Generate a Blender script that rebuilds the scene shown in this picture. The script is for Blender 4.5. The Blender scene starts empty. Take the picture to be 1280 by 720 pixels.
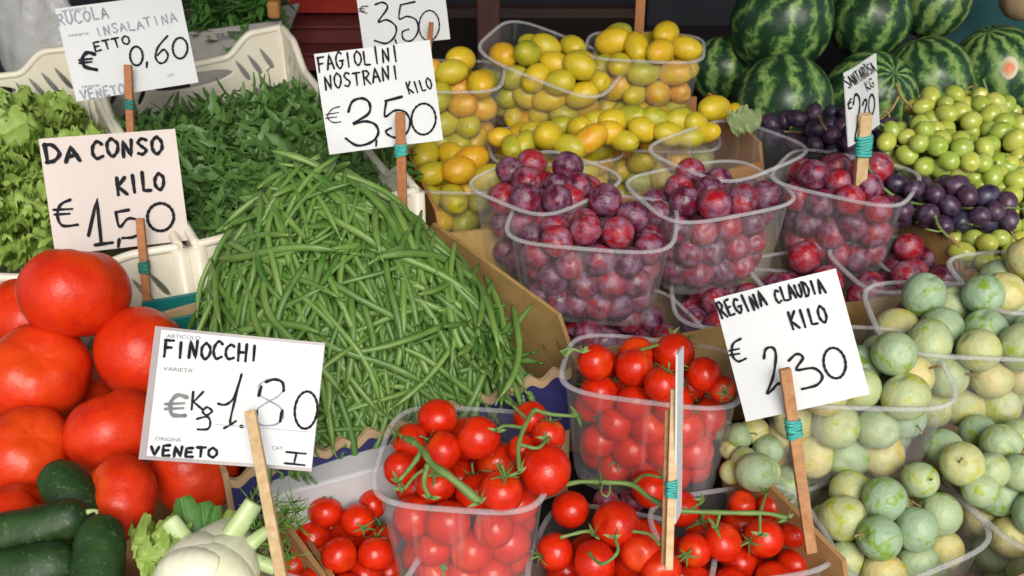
import bpy, math, random
import numpy as np
from mathutils import Vector, Matrix

rnd = random.Random(11)
S = bpy.context.scene
COL = S.collection
R = math.radians

# ------------------------------------------------------------------ camera
CAMZ, PITCH, FPX = 1.55, 30.0, 1372.0
CAM = Vector((0, 0, CAMZ))
FW = Vector((0, math.cos(R(PITCH)), -math.sin(R(PITCH))))
UPV = Vector((0, math.sin(R(PITCH)), math.cos(R(PITCH))))
RT = Vector((1, 0, 0))
cd = bpy.data.cameras.new('camera'); cam = bpy.data.objects.new('camera', cd); COL.objects.link(cam)
cam.location = CAM; cam.rotation_euler = (R(90 - PITCH), 0, 0)
cd.sensor_width = 36.0; cd.lens = 36.0 * FPX / 1280.0; cd.clip_start = .02; cd.clip_end = 500
cd.dof.use_dof = True; cd.dof.focus_distance = .80; cd.dof.aperture_fstop = 22.0
S.camera = cam
# ------------------------------------------------------------------ world, sun, exposure
W = bpy.data.worlds.new('World'); S.world = W; W.use_nodes = True
nt = W.node_tree
sky = nt.nodes.new('ShaderNodeTexSky'); sky.sky_type = 'NISHITA'; sky.sun_disc = False
SUN_EL, SUN_AZ = 38.0, 170.0
sky.sun_elevation = R(SUN_EL); sky.sun_rotation = R(SUN_AZ)
sky.air_density = 1.0; sky.dust_density = 3.5; sky.ozone_density = 1.0
bg = nt.nodes['Background']; bg.inputs[1].default_value = .12
hs = nt.nodes.new('ShaderNodeHueSaturation'); hs.inputs['Saturation'].default_value = .45
nt.links.new(sky.outputs[0], hs.inputs['Color']); nt.links.new(hs.outputs[0], bg.inputs[0])
sl = bpy.data.lights.new('sun', 'SUN'); so = bpy.data.objects.new('sun', sl); COL.objects.link(so)
sl.energy = 2.0; sl.angle = R(34); sl.color = (1.0, .95, .87)
sd = Vector((math.sin(R(SUN_AZ)) * math.cos(R(SUN_EL)), math.cos(R(SUN_AZ)) * math.cos(R(SUN_EL)), math.sin(R(SUN_EL))))
so.rotation_euler = sd.to_track_quat('Z', 'Y').to_euler()
so.location = (0, 0, 6)
S.view_settings.view_transform = 'Standard'; S.view_settings.look = 'None'
S.view_settings.exposure = 0.28; S.view_settings.gamma = 1.0; S.view_settings.use_curve_mapping = False
S.render.engine = 'CYCLES'
S.cycles.transparent_max_bounces = 24; S.cycles.max_bounces = 8; S.cycles.diffuse_bounces = 3
S.cycles.glossy_bounces = 3; S.cycles.transmission_bounces = 4
S.cycles.caustics_reflective = False; S.cycles.caustics_refractive = False

# ------------------------------------------------------------------ geometry helpers
def ray(px, py):
    return (FW + RT * ((px - 640) / FPX) + UPV * ((360 - py) / FPX))
def D(px, py, Z):                       # a point on the sight line at depth Z metres
    return CAM + ray(px, py) * Z
Y0, Z0, SL = .5475, 1.058, .153         # the display surface: height Z0 at Y0, rising away from the buyer
def U(y): return Z0 + SL * (y - Y0)
def PU(px, py, off=0.0):                # where that sight line meets the display surface raised by off
    r = ray(px, py)
    t = (Z0 + off + SL * (0 - Y0) - CAMZ) / (r.z - SL * r.y)
    return CAM + r * t
def depth(p): return (p - CAM).dot(FW)
def proj(p):
    v = p - CAM; z = v.dot(FW)
    return 640 + FPX * v.dot(RT) / z, 360 - FPX * v.dot(UPV) / z, z

class MB:
    def __init__(s): s.v = []; s.f = []
    def add(s, vs, fs):
        n = len(s.v); s.v += [tuple(v) for v in vs]; s.f += [tuple(i + n for i in f) for f in fs]
    def box(s, c, size, m=None):
        m = m or Matrix.Identity(3); c = Vector(c); hx, hy, hz = [q / 2 for q in size]
        vs = [c + m @ Vector((x * hx, y * hy, z * hz)) for z in (-1, 1) for y in (-1, 1) for x in (-1, 1)]
        s.add(vs, [(0, 2, 3, 1), (4, 5, 7, 6), (0, 1, 5, 4), (2, 6, 7, 3), (0, 4, 6, 2), (1, 3, 7, 5)])
    def prism(s, poly, off):
        n = len(poly); off = Vector(off)
        vs = [Vector(p) for p in poly] + [Vector(p) + off for p in poly]
        s.add(vs, [tuple(range(n - 1, -1, -1)), tuple(range(n, 2 * n))] + [(i, (i + 1) % n, n + (i + 1) % n, n + i) for i in range(n)])
    def tube(s, pts, rad, n=8, flat=1.0):
        pts = [Vector(p) for p in pts]; m = len(pts)
        if not callable(rad):
            rr = rad if isinstance(rad, (list, tuple)) else [rad] * m
            rf = lambda i: rr[i]
        else: rf = lambda i: rad(i / (m - 1))
        t0 = (pts[1] - pts[0]).normalized()
        a = t0.orthogonal().normalized(); vs = []; fs = []
        for i in range(m):
            t = (pts[min(i + 1, m - 1)] - pts[max(i - 1, 0)]).normalized()
            a = (a - t * a.dot(t)).normalized(); b = t.cross(a)
            r = rf(i)
            for k in range(n):
                th = 2 * math.pi * k / n
                vs.append(pts[i] + a * (r * math.cos(th)) + b * (r * flat * math.sin(th)))
        for i in range(m - 1):
            for k in range(n):
                k2 = (k + 1) % n
                fs.append((i * n + k, i * n + k2, (i + 1) * n + k2, (i + 1) * n + k))
        fs.append(tuple(range(n - 1, -1, -1))); fs.append(tuple((m - 1) * n + k for k in range(n)))
        s.add(vs, fs)
    def mesh(s, name, smooth=True):
        me = bpy.data.meshes.new(name); me.from_pydata(s.v, [], s.f); me.validate(); me.update()
        if smooth: me.polygons.foreach_set('use_smooth', [True] * len(me.polygons))
        return me
def link(name, me, mt=None, parent=None, loc=None):
    o = bpy.data.objects.new(name, me); COL.objects.link(o)
    if mt is not None and me is not None and not me.materials: me.materials.append(mt)
    if parent is not None: o.parent = parent
    if loc is not None: o.location = loc
    return o
def tag(o, label=None, cat=None, group=None, kind=None):
    for k, v in (('label', label), ('category', cat), ('group', group), ('kind', kind)):
        if v: o[k] = v
    return o
def empty(name, loc, label, cat, group=None):
    o = bpy.data.objects.new(name, None); COL.objects.link(o); o.location = loc; o.empty_display_size = .02
    return tag(o, label, cat, group)
def local(root): return Vector(root.location)
def smoothline(pts, k=6):
    P = [Vector(p) for p in pts]; out = []
    for i in range(len(P) - 1):
        p0 = P[max(i - 1, 0)]; p1 = P[i]; p2 = P[i + 1]; p3 = P[min(i + 2, len(P) - 1)]
        for j in range(k):
            t = j / k
            out.append(.5 * ((2 * p1) + (p2 - p0) * t + (2 * p0 - 5 * p1 + 4 * p2 - p3) * t * t + (3 * p1 - p0 - 3 * p2 + p3) * t ** 3))
    out.append(P[-1]); return out

# ------------------------------------------------------------------ materials
class N:
    def __init__(s, name):
        s.m = bpy.data.materials.new(name); s.m.use_nodes = True; s.t = s.m.node_tree
        s.b = s.t.nodes['Principled BSDF']; s.out = s.t.nodes['Material Output']
    def n(s, typ, **kw):
        x = s.t.nodes.new(typ)
        for k, v in kw.items(): setattr(x, k, v)
        return x
    def l(s, a, b): s.t.links.new(a, b)
    def coord(s, per_object=True, scale=(1, 1, 1)):
        tc = s.n('ShaderNodeTexCoord'); mp = s.n('ShaderNodeMapping'); s.l(tc.outputs['Object'], mp.inputs[0])
        mp.inputs['Scale'].default_value = scale
        if per_object:
            oi = s.n('ShaderNodeObjectInfo'); mu = s.n('ShaderNodeMath', operation='MULTIPLY'); mu.inputs[1].default_value = 57.0
            s.l(oi.outputs['Random'], mu.inputs[0]); s.l(mu.outputs[0], mp.inputs['Location'])
        return mp.outputs[0]
    def noise(s, co, scale, detail=3, rough=.55, dist=0.0):
        x = s.n('ShaderNodeTexNoise'); x.inputs['Scale'].default_value = scale; x.inputs['Detail'].default_value = detail
        x.inputs['Roughness'].default_value = rough; x.inputs['Distortion'].default_value = dist
        if co is not None: s.l(co, x.inputs['Vector'])
        return x.outputs['Fac']
    def ramp(s, fac, stops):
        x = s.n('ShaderNodeValToRGB'); e = x.color_ramp.elements
        while len(e) < len(stops): e.new(.5)
        for i, (p, c) in enumerate(stops):
            e[i].position = p; e[i].color = (c, c, c, 1) if not isinstance(c, tuple) else (*c, 1)
        s.l(fac, x.inputs[0]); return x.outputs['Color']
    def mix(s, fac, a, b, mode='MIX'):
        x = s.n('ShaderNodeMix', data_type='RGBA', blend_type=mode)
        for v, sk in ((fac, x.inputs[0]), (a, x.inputs[6]), (b, x.inputs[7])):
            if isinstance(v, tuple): sk.default_value = (*v, 1)
            elif isinstance(v, (int, float)): sk.default_value = v
            else: s.l(v, sk)
        return x.outputs[2]
    def rand(s): return s.n('ShaderNodeObjectInfo').outputs['Random']
    def island(s): return s.n('ShaderNodeNewGeometry').outputs['Random Per Island']
    def math(s, op, a, b=None):
        x = s.n('ShaderNodeMath', operation=op)
        for v, sk in ((a, x.inputs[0]), (b, x.inputs[1])):
            if v is None: continue
            if isinstance(v, (int, float)): sk.default_value = v
            else: s.l(v, sk)
        return x.outputs[0]
    def bump(s, h, strength=.3, dist=.002):
        x = s.n('ShaderNodeBump'); x.inputs['Strength'].default_value = strength; x.inputs['Distance'].default_value = dist
        s.l(h, x.inputs['Height']); s.l(x.outputs[0], s.b.inputs['Normal'])
    def set(s, color=None, rough=None, **kw):
        for v, k in ((color, 'Base Color'), (rough, 'Roughness')):
            if v is None: continue
            if isinstance(v, tuple): s.b.inputs[k].default_value = (*v, 1)
            elif isinstance(v, (int, float)): s.b.inputs[k].default_value = v
            else: s.l(v, s.b.inputs[k])
        for k, v in kw.items(): s.b.inputs[k.replace('_', ' ')].default_value = v
        return s.m
M = {}
def simple(name, c1, c2, scale=30, rough=.6, bump=0, stretch=(1, 1, 1), per=True, **kw):
    n = N(name); co = n.coord(per, stretch); f = n.noise(co, scale, 4)
    n.set(n.mix(n.ramp(f, [(.3, 0.0), (.7, 1.0)]), c1, c2), rough, **kw)
    if bump: n.bump(f, bump, .003)
    M[name] = n.m; return n.m

def mk_tomato(name, base, dark, orange, rough, coat=.12):
    n = N(name); co = n.coord(True)
    f = n.noise(co, .9, 2); g = n.noise(co, 2.2, 3)
    tc = n.n('ShaderNodeTexCoord'); sp = n.n('ShaderNodeSeparateXYZ'); n.l(tc.outputs['Object'], sp.inputs[0])
    c = n.mix(n.ramp(g, [(.35, 0.0), (.7, 1.0)]), base, dark)
    top = n.math('ADD', n.math('MULTIPLY', sp.outputs[2], .5), n.math('MULTIPLY', f, .55))
    c = n.mix(n.math('MULTIPLY', n.ramp(top, [(.52, 0.0), (.85, 1.0)]), n.math('ADD', n.math('MULTIPLY', n.rand(), .6), .1)), c, orange)
    sp2 = n.noise(co, 28, 2)
    c = n.mix(n.math('MULTIPLY', n.ramp(sp2, [(.66, 0.0), (.74, 1.0)]), .35), c, orange)
    n.set(c, rough, Coat_Weight=coat, Coat_Roughness=.06, Specular_IOR_Level=.30)
    n.bump(n.noise(co, 5, 3), .06, .05)
    M[name] = n.m
mk_tomato('beef_tomato', (.62, .034, .004), (.50, .018, .004), (.70, .11, .010), .36, .05)
mk_tomato('cherry_tomato', (.60, .022, .003), (.46, .012, .003), (.74, .10, .008), .20)

n = N('red_plum'); co = n.coord(True)
f = n.noise(co, 1.3, 3); g = n.noise(co, 1.5, 5, .6); h = n.noise(co, 9, 4, .7)
c = n.mix(n.ramp(n.math('ADD', f, n.math('MULTIPLY', n.math('SUBTRACT', n.rand(), .5), .35)), [(.36, 0.0), (.62, 1.0)]), (.31, .008, .013), (.075, .007, .028))
bl = n.math('ADD', g, n.math('MULTIPLY', n.math('SUBTRACT', h, .5), .35))
blr = n.ramp(bl, [(.43, 0.0), (.66, 1.0)])
c = n.mix(n.math('MULTIPLY', blr, .74), c, (.27, .155, .245))
sp = n.ramp(n.noise(co, 24, 2), [(.66, 0.0), (.72, 1.0)])
c = n.mix(n.math('MULTIPLY', sp, .35), c, (.42, .2, .15))
rg = n.math('ADD', n.math('MULTIPLY', blr, .30), .26)
n.bump(n.noise(co, 3, 4), .12, .06); n.set(c, rg); M['red_plum'] = n.m

n = N('yellow_plum'); co = n.coord(True)
f = n.noise(co, 1.1, 2); r_ = n.rand()
c = n.ramp(n.math('ADD', n.math('MULTIPLY', r_, .72), n.math('MULTIPLY', f, .5)), [(.20, (.27, .30, .02)), (.45, (.45, .40, .02)), (.78, (.63, .43, .013)), (1.0, (.63, .27, .012))])
bl = n.ramp(n.noise(co, 3, 4, .6), [(.5, 0.0), (.72, 1.0)])
c = n.mix(n.math('MULTIPLY', bl, .25), c, (.50, .50, .20))
spk = n.ramp(n.noise(co, 16, 1), [(.72, 0.0), (.76, 1.0)])
c = n.mix(n.math('MULTIPLY', spk, .6), c, (.16, .08, .02))
n.bump(n.noise(co, 3, 4), .12, .06); n.set(c, .38, Coat_Weight=.06, Coat_Roughness=.25); M['yellow_plum'] = n.m

n = N('greengage'); co = n.coord(True)
f = n.noise(co, 1.2, 2); g = n.noise(co, 1.15, 4, .6, .8); r_ = n.rand()
skin = n.ramp(n.math('ADD', n.math('MULTIPLY', r_, .65), n.math('MULTIPLY', f, .5)), [(.3, (.17, .30, .025)), (.6, (.33, .40, .035)), (.90, (.58, .43, .05))])
blc = n.ramp(n.math('ADD', n.math('MULTIPLY', r_, .6), n.math('MULTIPLY', f, .5)), [(.3, (.29, .40, .28)), (.52, (.38, .46, .27)), (.72, (.48, .49, .24)), (.90, (.60, .50, .24))])
c = n.mix(n.math('MULTIPLY', n.ramp(n.math('ADD', n.math('MULTIPLY', g, .75), n.math('MULTIPLY', n.noise(co, 11, 4, .7), .25)), [(.40, 0.0), (.47, 1.0)]), .86), skin, blc)
sp = n.ramp(n.noise(co, 18, 2), [(.68, 0.0), (.74, 1.0)])
c = n.mix(n.math('MULTIPLY', sp, .35), c, (.22, .26, .10))
n.bump(n.noise(co, 2.0, 2), .10, .06); n.set(c, .50); M['greengage'] = n.m

def mk_grape(name, a, b, bloom, rough, sss):
    n = N(name); co = n.coord(True); isl = n.rand()
    g = n.noise(co, 1.4, 4, .6)
    c = n.mix(isl, a, b); c = n.mix(n.math('MULTIPLY', n.ramp(g, [(.42, 0.0), (.68, 1.0)]), .45), c, bloom)
    n.set(c, rough, Subsurface_Weight=sss, Subsurface_Scale=.006); n.b.inputs['Subsurface Radius'].default_value = (.6, .8, .2)
    M[name] = n.m
mk_grape('green_grape', (.26, .38, .04), (.50, .50, .08), (.50, .55, .25), .24, .5)
mk_grape('black_grape', (.018, .012, .035), (.06, .018, .04), (.12, .12, .20), .38, 0)

n = N('watermelon_rind')
tc = n.n('ShaderNodeTexCoord'); co = n.coord(True)
gr = n.n('ShaderNodeTexGradient', gradient_type='RADIAL'); n.l(tc.outputs['Object'], gr.inputs[0])
ns = n.noise(co, 3.2, 5, .65); nb = n.noise(co, 1.2, 2)
ang = n.math('MULTIPLY', gr.outputs['Fac'], 11.0)
ang = n.math('ADD', ang, n.math('MULTIPLY', n.math('SUBTRACT', ns, .5), 1.5))
fr = n.math('PINGPONG', ang, .5)
band = n.math('ADD', n.math('MULTIPLY', fr, 2.0), n.math('MULTIPLY', n.math('SUBTRACT', n.noise(co, 6.5, 5, .75), .5), 1.5))
band = n.math('ADD', band, n.math('MULTIPLY', n.math('SUBTRACT', n.rand(), .5), .32))
c = n.ramp(band, [(.20, (.014, .044, .018)), (.46, (.026, .085, .028)), (.66, (.085, .19, .045)), (1.0, (.25, .36, .11))])
n.set(c, .34); n.bump(nb, .1, .05); M['watermelon_rind'] = n.m

n = N('cucumber_skin'); co = n.coord(True, (1, 1, 1))
f = n.noise(co, 40, 4); g = n.noise(co, 160, 3)
c = n.mix(n.ramp(f, [(.35, 0.0), (.7, 1.0)]), (.008, .030, .009), (.026, .066, .014))
c = n.mix(n.math('MULTIPLY', n.ramp(g, [(.62, 0.0), (.7, 1.0)]), .4), c, (.12, .16, .06))
fl = n.noise(n.coord(True), 420, 2); c = n.mix(n.math('MULTIPLY', n.ramp(fl, [(.66, 0.0), (.72, 1.0)]), .5), c, (.16, .22, .09)); n.set(c, .5, Specular_IOR_Level=.35); n.bump(g, .4, .0015); M['cucumber_skin'] = n.m

n = N('green_bean'); co = n.coord(True); isl = n.rand()
c = n.mix(isl, (.046, .130, .018), (.130, .240, .046)); f = n.noise(co, 60, 3)
c = n.mix(n.math('MULTIPLY', n.ramp(f, [(.4, 0.0), (.75, 1.0)]), .4), c, (.24, .34, .10))
c = n.mix(n.math('MULTIPLY', n.ramp(n.noise(co, 35, 2), [(.70, 0.0), (.76, 1.0)]), .5), c, (.20, .15, .05))
n.set(c, .42); n.bump(n.noise(co, 220, 2), .15, .001); M['green_bean'] = n.m
n = N('green_bean_deep'); c = n.mix(n.island(), (.050, .135, .020), (.125, .23, .045)); n.set(c, .45); M['green_bean_heap'] = n.m

def mk_leaf(name, a, b, vein, rough=.45, trans=.25, sc=25):
    n = N(name); co = n.coord(True); isl = n.island(); f = n.noise(co, sc, 4)
    c = n.mix(n.math('ADD', n.math('MULTIPLY', isl, .6), n.math('MULTIPLY', f, .4)), a, b)
    c = n.mix(n.math('MULTIPLY', n.ramp(n.noise(co, sc * 3, 2), [(.5, 0.0), (.75, 1.0)]), .35), c, vein)
    n.set(c, rough)
    tr = n.n('ShaderNodeBsdfTranslucent'); n.l(c, tr.inputs[0]); mx = n.n('ShaderNodeMixShader'); mx.inputs[0].default_value = trans
    n.l(n.b.outputs[0], mx.inputs[1]); n.l(tr.outputs[0], mx.inputs[2]); n.l(mx.outputs[0], n.out.inputs[0])
    n.bump(f, .4, .003); M[name] = n.m
mk_leaf('lettuce_leaf', (.24, .40, .055), (.40, .54, .13), (.52, .60, .26), .45, .3, 30)
mk_leaf('rocket_leaf', (.050, .14, .03), (.15, .29, .07), (.22, .37, .12), .45, .2, 60)
mk_leaf('vine_leaf', (.20, .28, .10), (.30, .38, .18), (.4, .46, .26), .6, .15, 40)
mk_leaf('herb_leaf', (.04, .13, .02), (.10, .26, .05), (.16, .34, .08), .5, .2, 60)
mk_leaf('fennel_frond', (.08, .20, .02), (.20, .36, .05), (.2, .36, .08), .5, .2, 60)
simple('vine_stem', (.09, .17, .035), (.17, .25, .07), 90, .55, .3)
simple('dry_stem', (.22, .12, .05), (.34, .26, .10), 90, .6, .3)
n = N('fennel_flesh'); co = n.coord(False, (1, 1, 1))
f = n.noise(n.coord(False, (160, 160, 12)), 1, 3); g = n.noise(co, 22, 3)
tc = n.n('ShaderNodeTexCoord'); 
c = n.mix(n.ramp(g, [(.35, 0.0), (.75, 1.0)]), (.80, .78, .62), (.68, .72, .48))
c = n.mix(n.math('MULTIPLY', n.ramp(f, [(.5, 0.0), (.75, 1.0)]), .35), c, (.52, .60, .34))
br = n.ramp(n.noise(n.coord(False), 40, 3), [(.68, 0.0), (.80, 1.0)]); c = n.mix(n.math('MULTIPLY', br, .2), c, (.42, .36, .18)); n.set(c, .36); n.bump(f, .06, .002); M['fennel_flesh'] = n.m
simple('fennel_stalk', (.50, .60, .32), (.34, .47, .17), 60, .42, .1, (1, 1, .2))

n = N('clear_plastic')
tr = n.n('ShaderNodeBsdfTransparent'); tr.inputs[0].default_value = (.955, .96, .965, 1)
lw = n.n('ShaderNodeLayerWeight'); lw.inputs[0].default_value = .28
co = n.coord(True, (70, 70, 3)); st = n.noise(co, 1.0, 3, .6); co2 = n.coord(True, (1, 1, 1)); cl = n.noise(co2, 14, 3)
hz = n.math('ADD', n.math('MULTIPLY', n.ramp(st, [(.56, 0.0), (.72, 1.0)]), .12), n.math('MULTIPLY', n.ramp(cl, [(.4, 0.0), (.8, 1.0)]), .03))
fac = n.math('MINIMUM', n.math('ADD', n.math('ADD', n.math('MULTIPLY', lw.outputs['Facing'], .20), .020), hz), .8)
n.set((.82, .83, .85), .09); n.bump(st, .35, .004)
mx = n.n('ShaderNodeMixShader'); n.l(fac, mx.inputs[0]); n.l(tr.outputs[0], mx.inputs[1]); n.l(n.b.outputs[0], mx.inputs[2]); n.l(mx.outputs[0], n.out.inputs[0])
M['clear_plastic'] = n.m
n = N('plastic_rim')
tr = n.n('ShaderNodeBsdfTransparent'); tr.inputs[0].default_value = (.95, .95, .96, 1)
lw = n.n('ShaderNodeLayerWeight'); lw.inputs[0].default_value = .35
fac = n.math('ADD', n.math('MULTIPLY', lw.outputs['Facing'], .40), .13)
n.set((.80, .81, .83), .15); mx = n.n('ShaderNodeMixShader'); n.l(fac, mx.inputs[0]); n.l(tr.outputs[0], mx.inputs[1]); n.l(n.b.outputs[0], mx.inputs[2]); n.l(mx.outputs[0], n.out.inputs[0])
M['plastic_rim'] = n.m

simple('cream_plastic', (.66, .62, .50), (.73, .70, .58), 25, .38)
simple('white_foam', (.42, .43, .45), (.48, .49, .50), 50, .6)
simple('teal_plastic', (.005, .13, .13), (.010, .18, .17), 30, .45)
simple('dark_teal_cloth', (.006, .06, .07), (.012, .09, .09), 30, .8)
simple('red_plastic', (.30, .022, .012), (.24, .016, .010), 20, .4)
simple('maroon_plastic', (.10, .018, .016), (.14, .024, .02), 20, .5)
simple('kraft_board', (.36, .20, .075), (.29, .155, .055), 45, .8, .15)
simple('kraft_board_pale', (.42, .30, .17), (.36, .25, .13), 60, .8, .15)
simple('orange_board', (.42, .20, .055), (.36, .16, .045), 30, .75, .1)
simple('board_print', (.012, .014, .085), (.018, .018, .11), 60, .7)
simple('grey_board', (.38, .36, .34), (.30, .29, .27), 60, .8)
n = N('stained_board'); co = n.coord(False); f = n.noise(co, 16, 5, .6, 1.0); g = n.noise(co, 60, 3)
c = n.mix(n.ramp(f, [(.35, 0.0), (.65, 1.0)]), (.40, .26, .085), (.24, .14, .045))
c = n.mix(n.math('MULTIPLY', n.ramp(g, [(.66, 0.0), (.72, 1.0)]), .5), c, (.10, .03, .015)); n.set(c, .8); n.bump(g, .15, .002); M['stained_board'] = n.m
simple('label_card', (.62, .645, .66), (.55, .565, .57), 9, .6)
simple('label_card_cream', (.58, .515, .48), (.55, .485, .45), 12, .6)
simple('sleeve_plastic', (.19, .145, .155), (.16, .125, .135), 30, .25)
simple('ink', (.006, .006, .009), (.022, .022, .030), 500, .85, Specular_IOR_Level=.15)
simple('ink_worn', (.16, .17, .22), (.34, .36, .42), 260, .6)
simple('ink_print', (.10, .10, .11), (.18, .18, .19), 200, .6)
simple('tie_band', (.03, .28, .25), (.05, .40, .34), 300, .5, .3)
simple('tie_band_dark', (.01, .14, .10), (.02, .20, .15), 300, .5, .3)
def mk_wood(name, a, b):
    n = N(name); co = n.coord(True, (180, 180, 9)); f = n.noise(co, 1, 4, .6)
    n.set(n.mix(n.ramp(f, [(.3, 0.0), (.7, 1.0)]), a, b), .62); n.bump(f, .3, .002); M[name] = n.m
mk_wood('stick_red', (.42, .17, .06), (.30, .11, .04)); mk_wood('stick_pale', (.62, .46, .26), (.46, .30, .14)); mk_wood('stick_brown', (.46, .24, .11), (.30, .13, .05))
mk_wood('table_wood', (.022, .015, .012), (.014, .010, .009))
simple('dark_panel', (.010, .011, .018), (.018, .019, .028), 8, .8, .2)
simple('dark_wood', (.05, .016, .013), (.075, .026, .02), 14, .7, .2, (4, 4, .6))
simple('dusk_board', (.055, .028, .02), (.035, .02, .016), 10, .7, .2, (.5, 6, 6))
simple('canvas', (.10, .10, .085), (.13, .13, .11), 6, .9)
simple('steel', (.3, .3, .3), (.25, .25, .25), 20, .4, Metallic=.8)
simple('paving', (.20, .19, .18), (.28, .27, .25), 4, .85, .3, per=False)
n = N('thin_bag'); tr = n.n('ShaderNodeBsdfTransparent'); tr.inputs[0].default_value = (.85, .86, .86, 1); n.set((.62, .63, .62), .3)
mx = n.n('ShaderNodeMixShader'); mx.inputs[0].default_value = .62; n.l(tr.outputs[0], mx.inputs[1]); n.l(n.b.outputs[0], mx.inputs[2]); n.l(mx.outputs[0], n.out.inputs[0])
n.bump(n.noise(n.coord(False), 35, 4), .6, .01); M['thin_bag'] = n.m
n = N('melon_sticker'); tc = n.n('ShaderNodeTexCoord'); ln = n.n('ShaderNodeVectorMath', operation='LENGTH'); n.l(tc.outputs['Object'], ln.inputs[0])
n.set(n.ramp(n.math('ADD', ln.outputs['Value'], n.math('MULTIPLY', n.noise(tc.outputs['Object'], 160, 2), .004)), [(.0, (.70, .12, .03)), (.0075, (.70, .16, .04)), (.0085, (.80, .74, .52)), (1, (.80, .74, .52))]), .4)
M['melon_sticker'] = n.m
for mm in n.m.node_tree.nodes:
    if mm.type == 'VALTORGB': mm.color_ramp.interpolation = 'LINEAR'

# ------------------------------------------------------------------ setting
def plane_obj(name, x0, x1, y0, y1, z, mt, kind='structure'):
    b = MB(); b.add([(x0, y0, z), (x1, y0, z), (x1, y1, z), (x0, y1, z)], [(0, 1, 2, 3)])
    return tag(link(name, b.mesh(name, False), mt), kind=kind)
plane_obj('ground', -200, 200, -200, 200, 0, M['paving'])
TB = -.175                                   # table top below the display surface
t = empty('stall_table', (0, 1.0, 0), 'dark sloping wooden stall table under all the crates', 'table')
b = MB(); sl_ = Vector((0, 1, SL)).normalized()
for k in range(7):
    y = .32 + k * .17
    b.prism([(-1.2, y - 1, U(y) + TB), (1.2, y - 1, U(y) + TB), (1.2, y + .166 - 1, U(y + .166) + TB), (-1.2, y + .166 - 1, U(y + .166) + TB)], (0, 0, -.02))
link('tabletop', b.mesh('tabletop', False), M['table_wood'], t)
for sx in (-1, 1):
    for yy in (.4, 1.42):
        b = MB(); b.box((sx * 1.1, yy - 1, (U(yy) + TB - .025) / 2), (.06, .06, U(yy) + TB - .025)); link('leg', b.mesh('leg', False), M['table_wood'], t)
# dark stall interior behind the produce
b = MB(); b.box((0, 2.62, 1.2), (5, .04, 2.4))
tag(link('stall_back_wall', b.mesh('stall_back_wall', False), M['dark_panel']), 'dark navy back wall of the stall behind the plum tubs', 'wall')
t = empty('stall_awning', (0, 1.5, 0), 'olive canvas awning stretched over the stall', 'awning')
b = MB(); b.prism([(-2.4, -1.30, 2.10), (2.4, -1.30, 2.10), (2.4, 1.1, 2.6), (-2.4, 1.1, 2.6)], (0, 0, .01)); link('canvas', b.mesh('canvas', False), M['canvas'], t)
for sx in (-2.3, 2.3):
    b = MB(); b.tube([(sx, -1.25, 0), (sx, -1.25, 2.09)], .02, 10); link('pole', b.mesh('pole'), M['steel'], t)

# ------------------------------------------------------------------ crates
def wall_panel(P0, P1, h, th, prof, out, root, mt, name='wall', lean=0.0):
    """board from P0 to P1 (top edge), h tall; prof = [(t, drop)] of the top line; out = outward direction"""
    P0, P1 = Vector(P0), Vector(P1); o = Vector(out).normalized()
    poly = [P0.lerp(P1, tt) - Vector((0, 0, dz)) for tt, dz in prof]
    lo = [P1 - Vector((0, 0, h)), P0 - Vector((0, 0, h))]
    b = MB(); b.prism([p - local(root) for p in poly + lo], o * th)
    return link(name, b.mesh(name, False), mt, root)
def card_crate(name, FL, FR, BL, BR, h, label, mt, mt_front=None, front_prof=None, chamfer=.02, side_up=.0, sides='LRFB', group=None, floor=True):
    FL, FR, BL, BR = [Vector(p) for p in (FL, FR, BL, BR)]
    c = (FL + FR + BL + BR) / 4 - Vector((0, 0, h)); root = empty(name, c, label, 'crate', group)
    ctr = c.copy()
    def out(a, b_):
        d = (b_ - a); nrm = Vector((d.y, -d.x, 0)).normalized(); mid = (a + b_) / 2
        return nrm if nrm.dot(mid - ctr) > 0 else -nrm
    cp = [(0, chamfer * 1.6), (.10, 0), (.90, 0), (1, chamfer * 1.6)]
    up = Vector((0, 0, side_up))
    if 'L' in sides: wall_panel(FL + up, BL + up, h + side_up, .004, cp, out(FL, BL), root, mt)
    if 'R' in sides: wall_panel(FR + up, BR + up, h + side_up, .004, cp, out(FR, BR), root, mt)
    if 'F' in sides: wall_panel(FL, FR, h, .004, front_prof or [(.012, .0), (.988, .0)], out(FL, FR), root, mt_front or mt, 'front_wall')
    if 'B' in sides: wall_panel(BL, BR, h, .004, [(.012, 0), (.988, 0)], out(BL, BR), root, mt)
    if floor:
        b = MB(); z = Vector((0, 0, -h)) - c; b.prism([FL + z, FR + z, BR + z, BL + z], (0, 0, .004)); link('floor_board', b.mesh('floor', False), mt, root)
    return root

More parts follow.
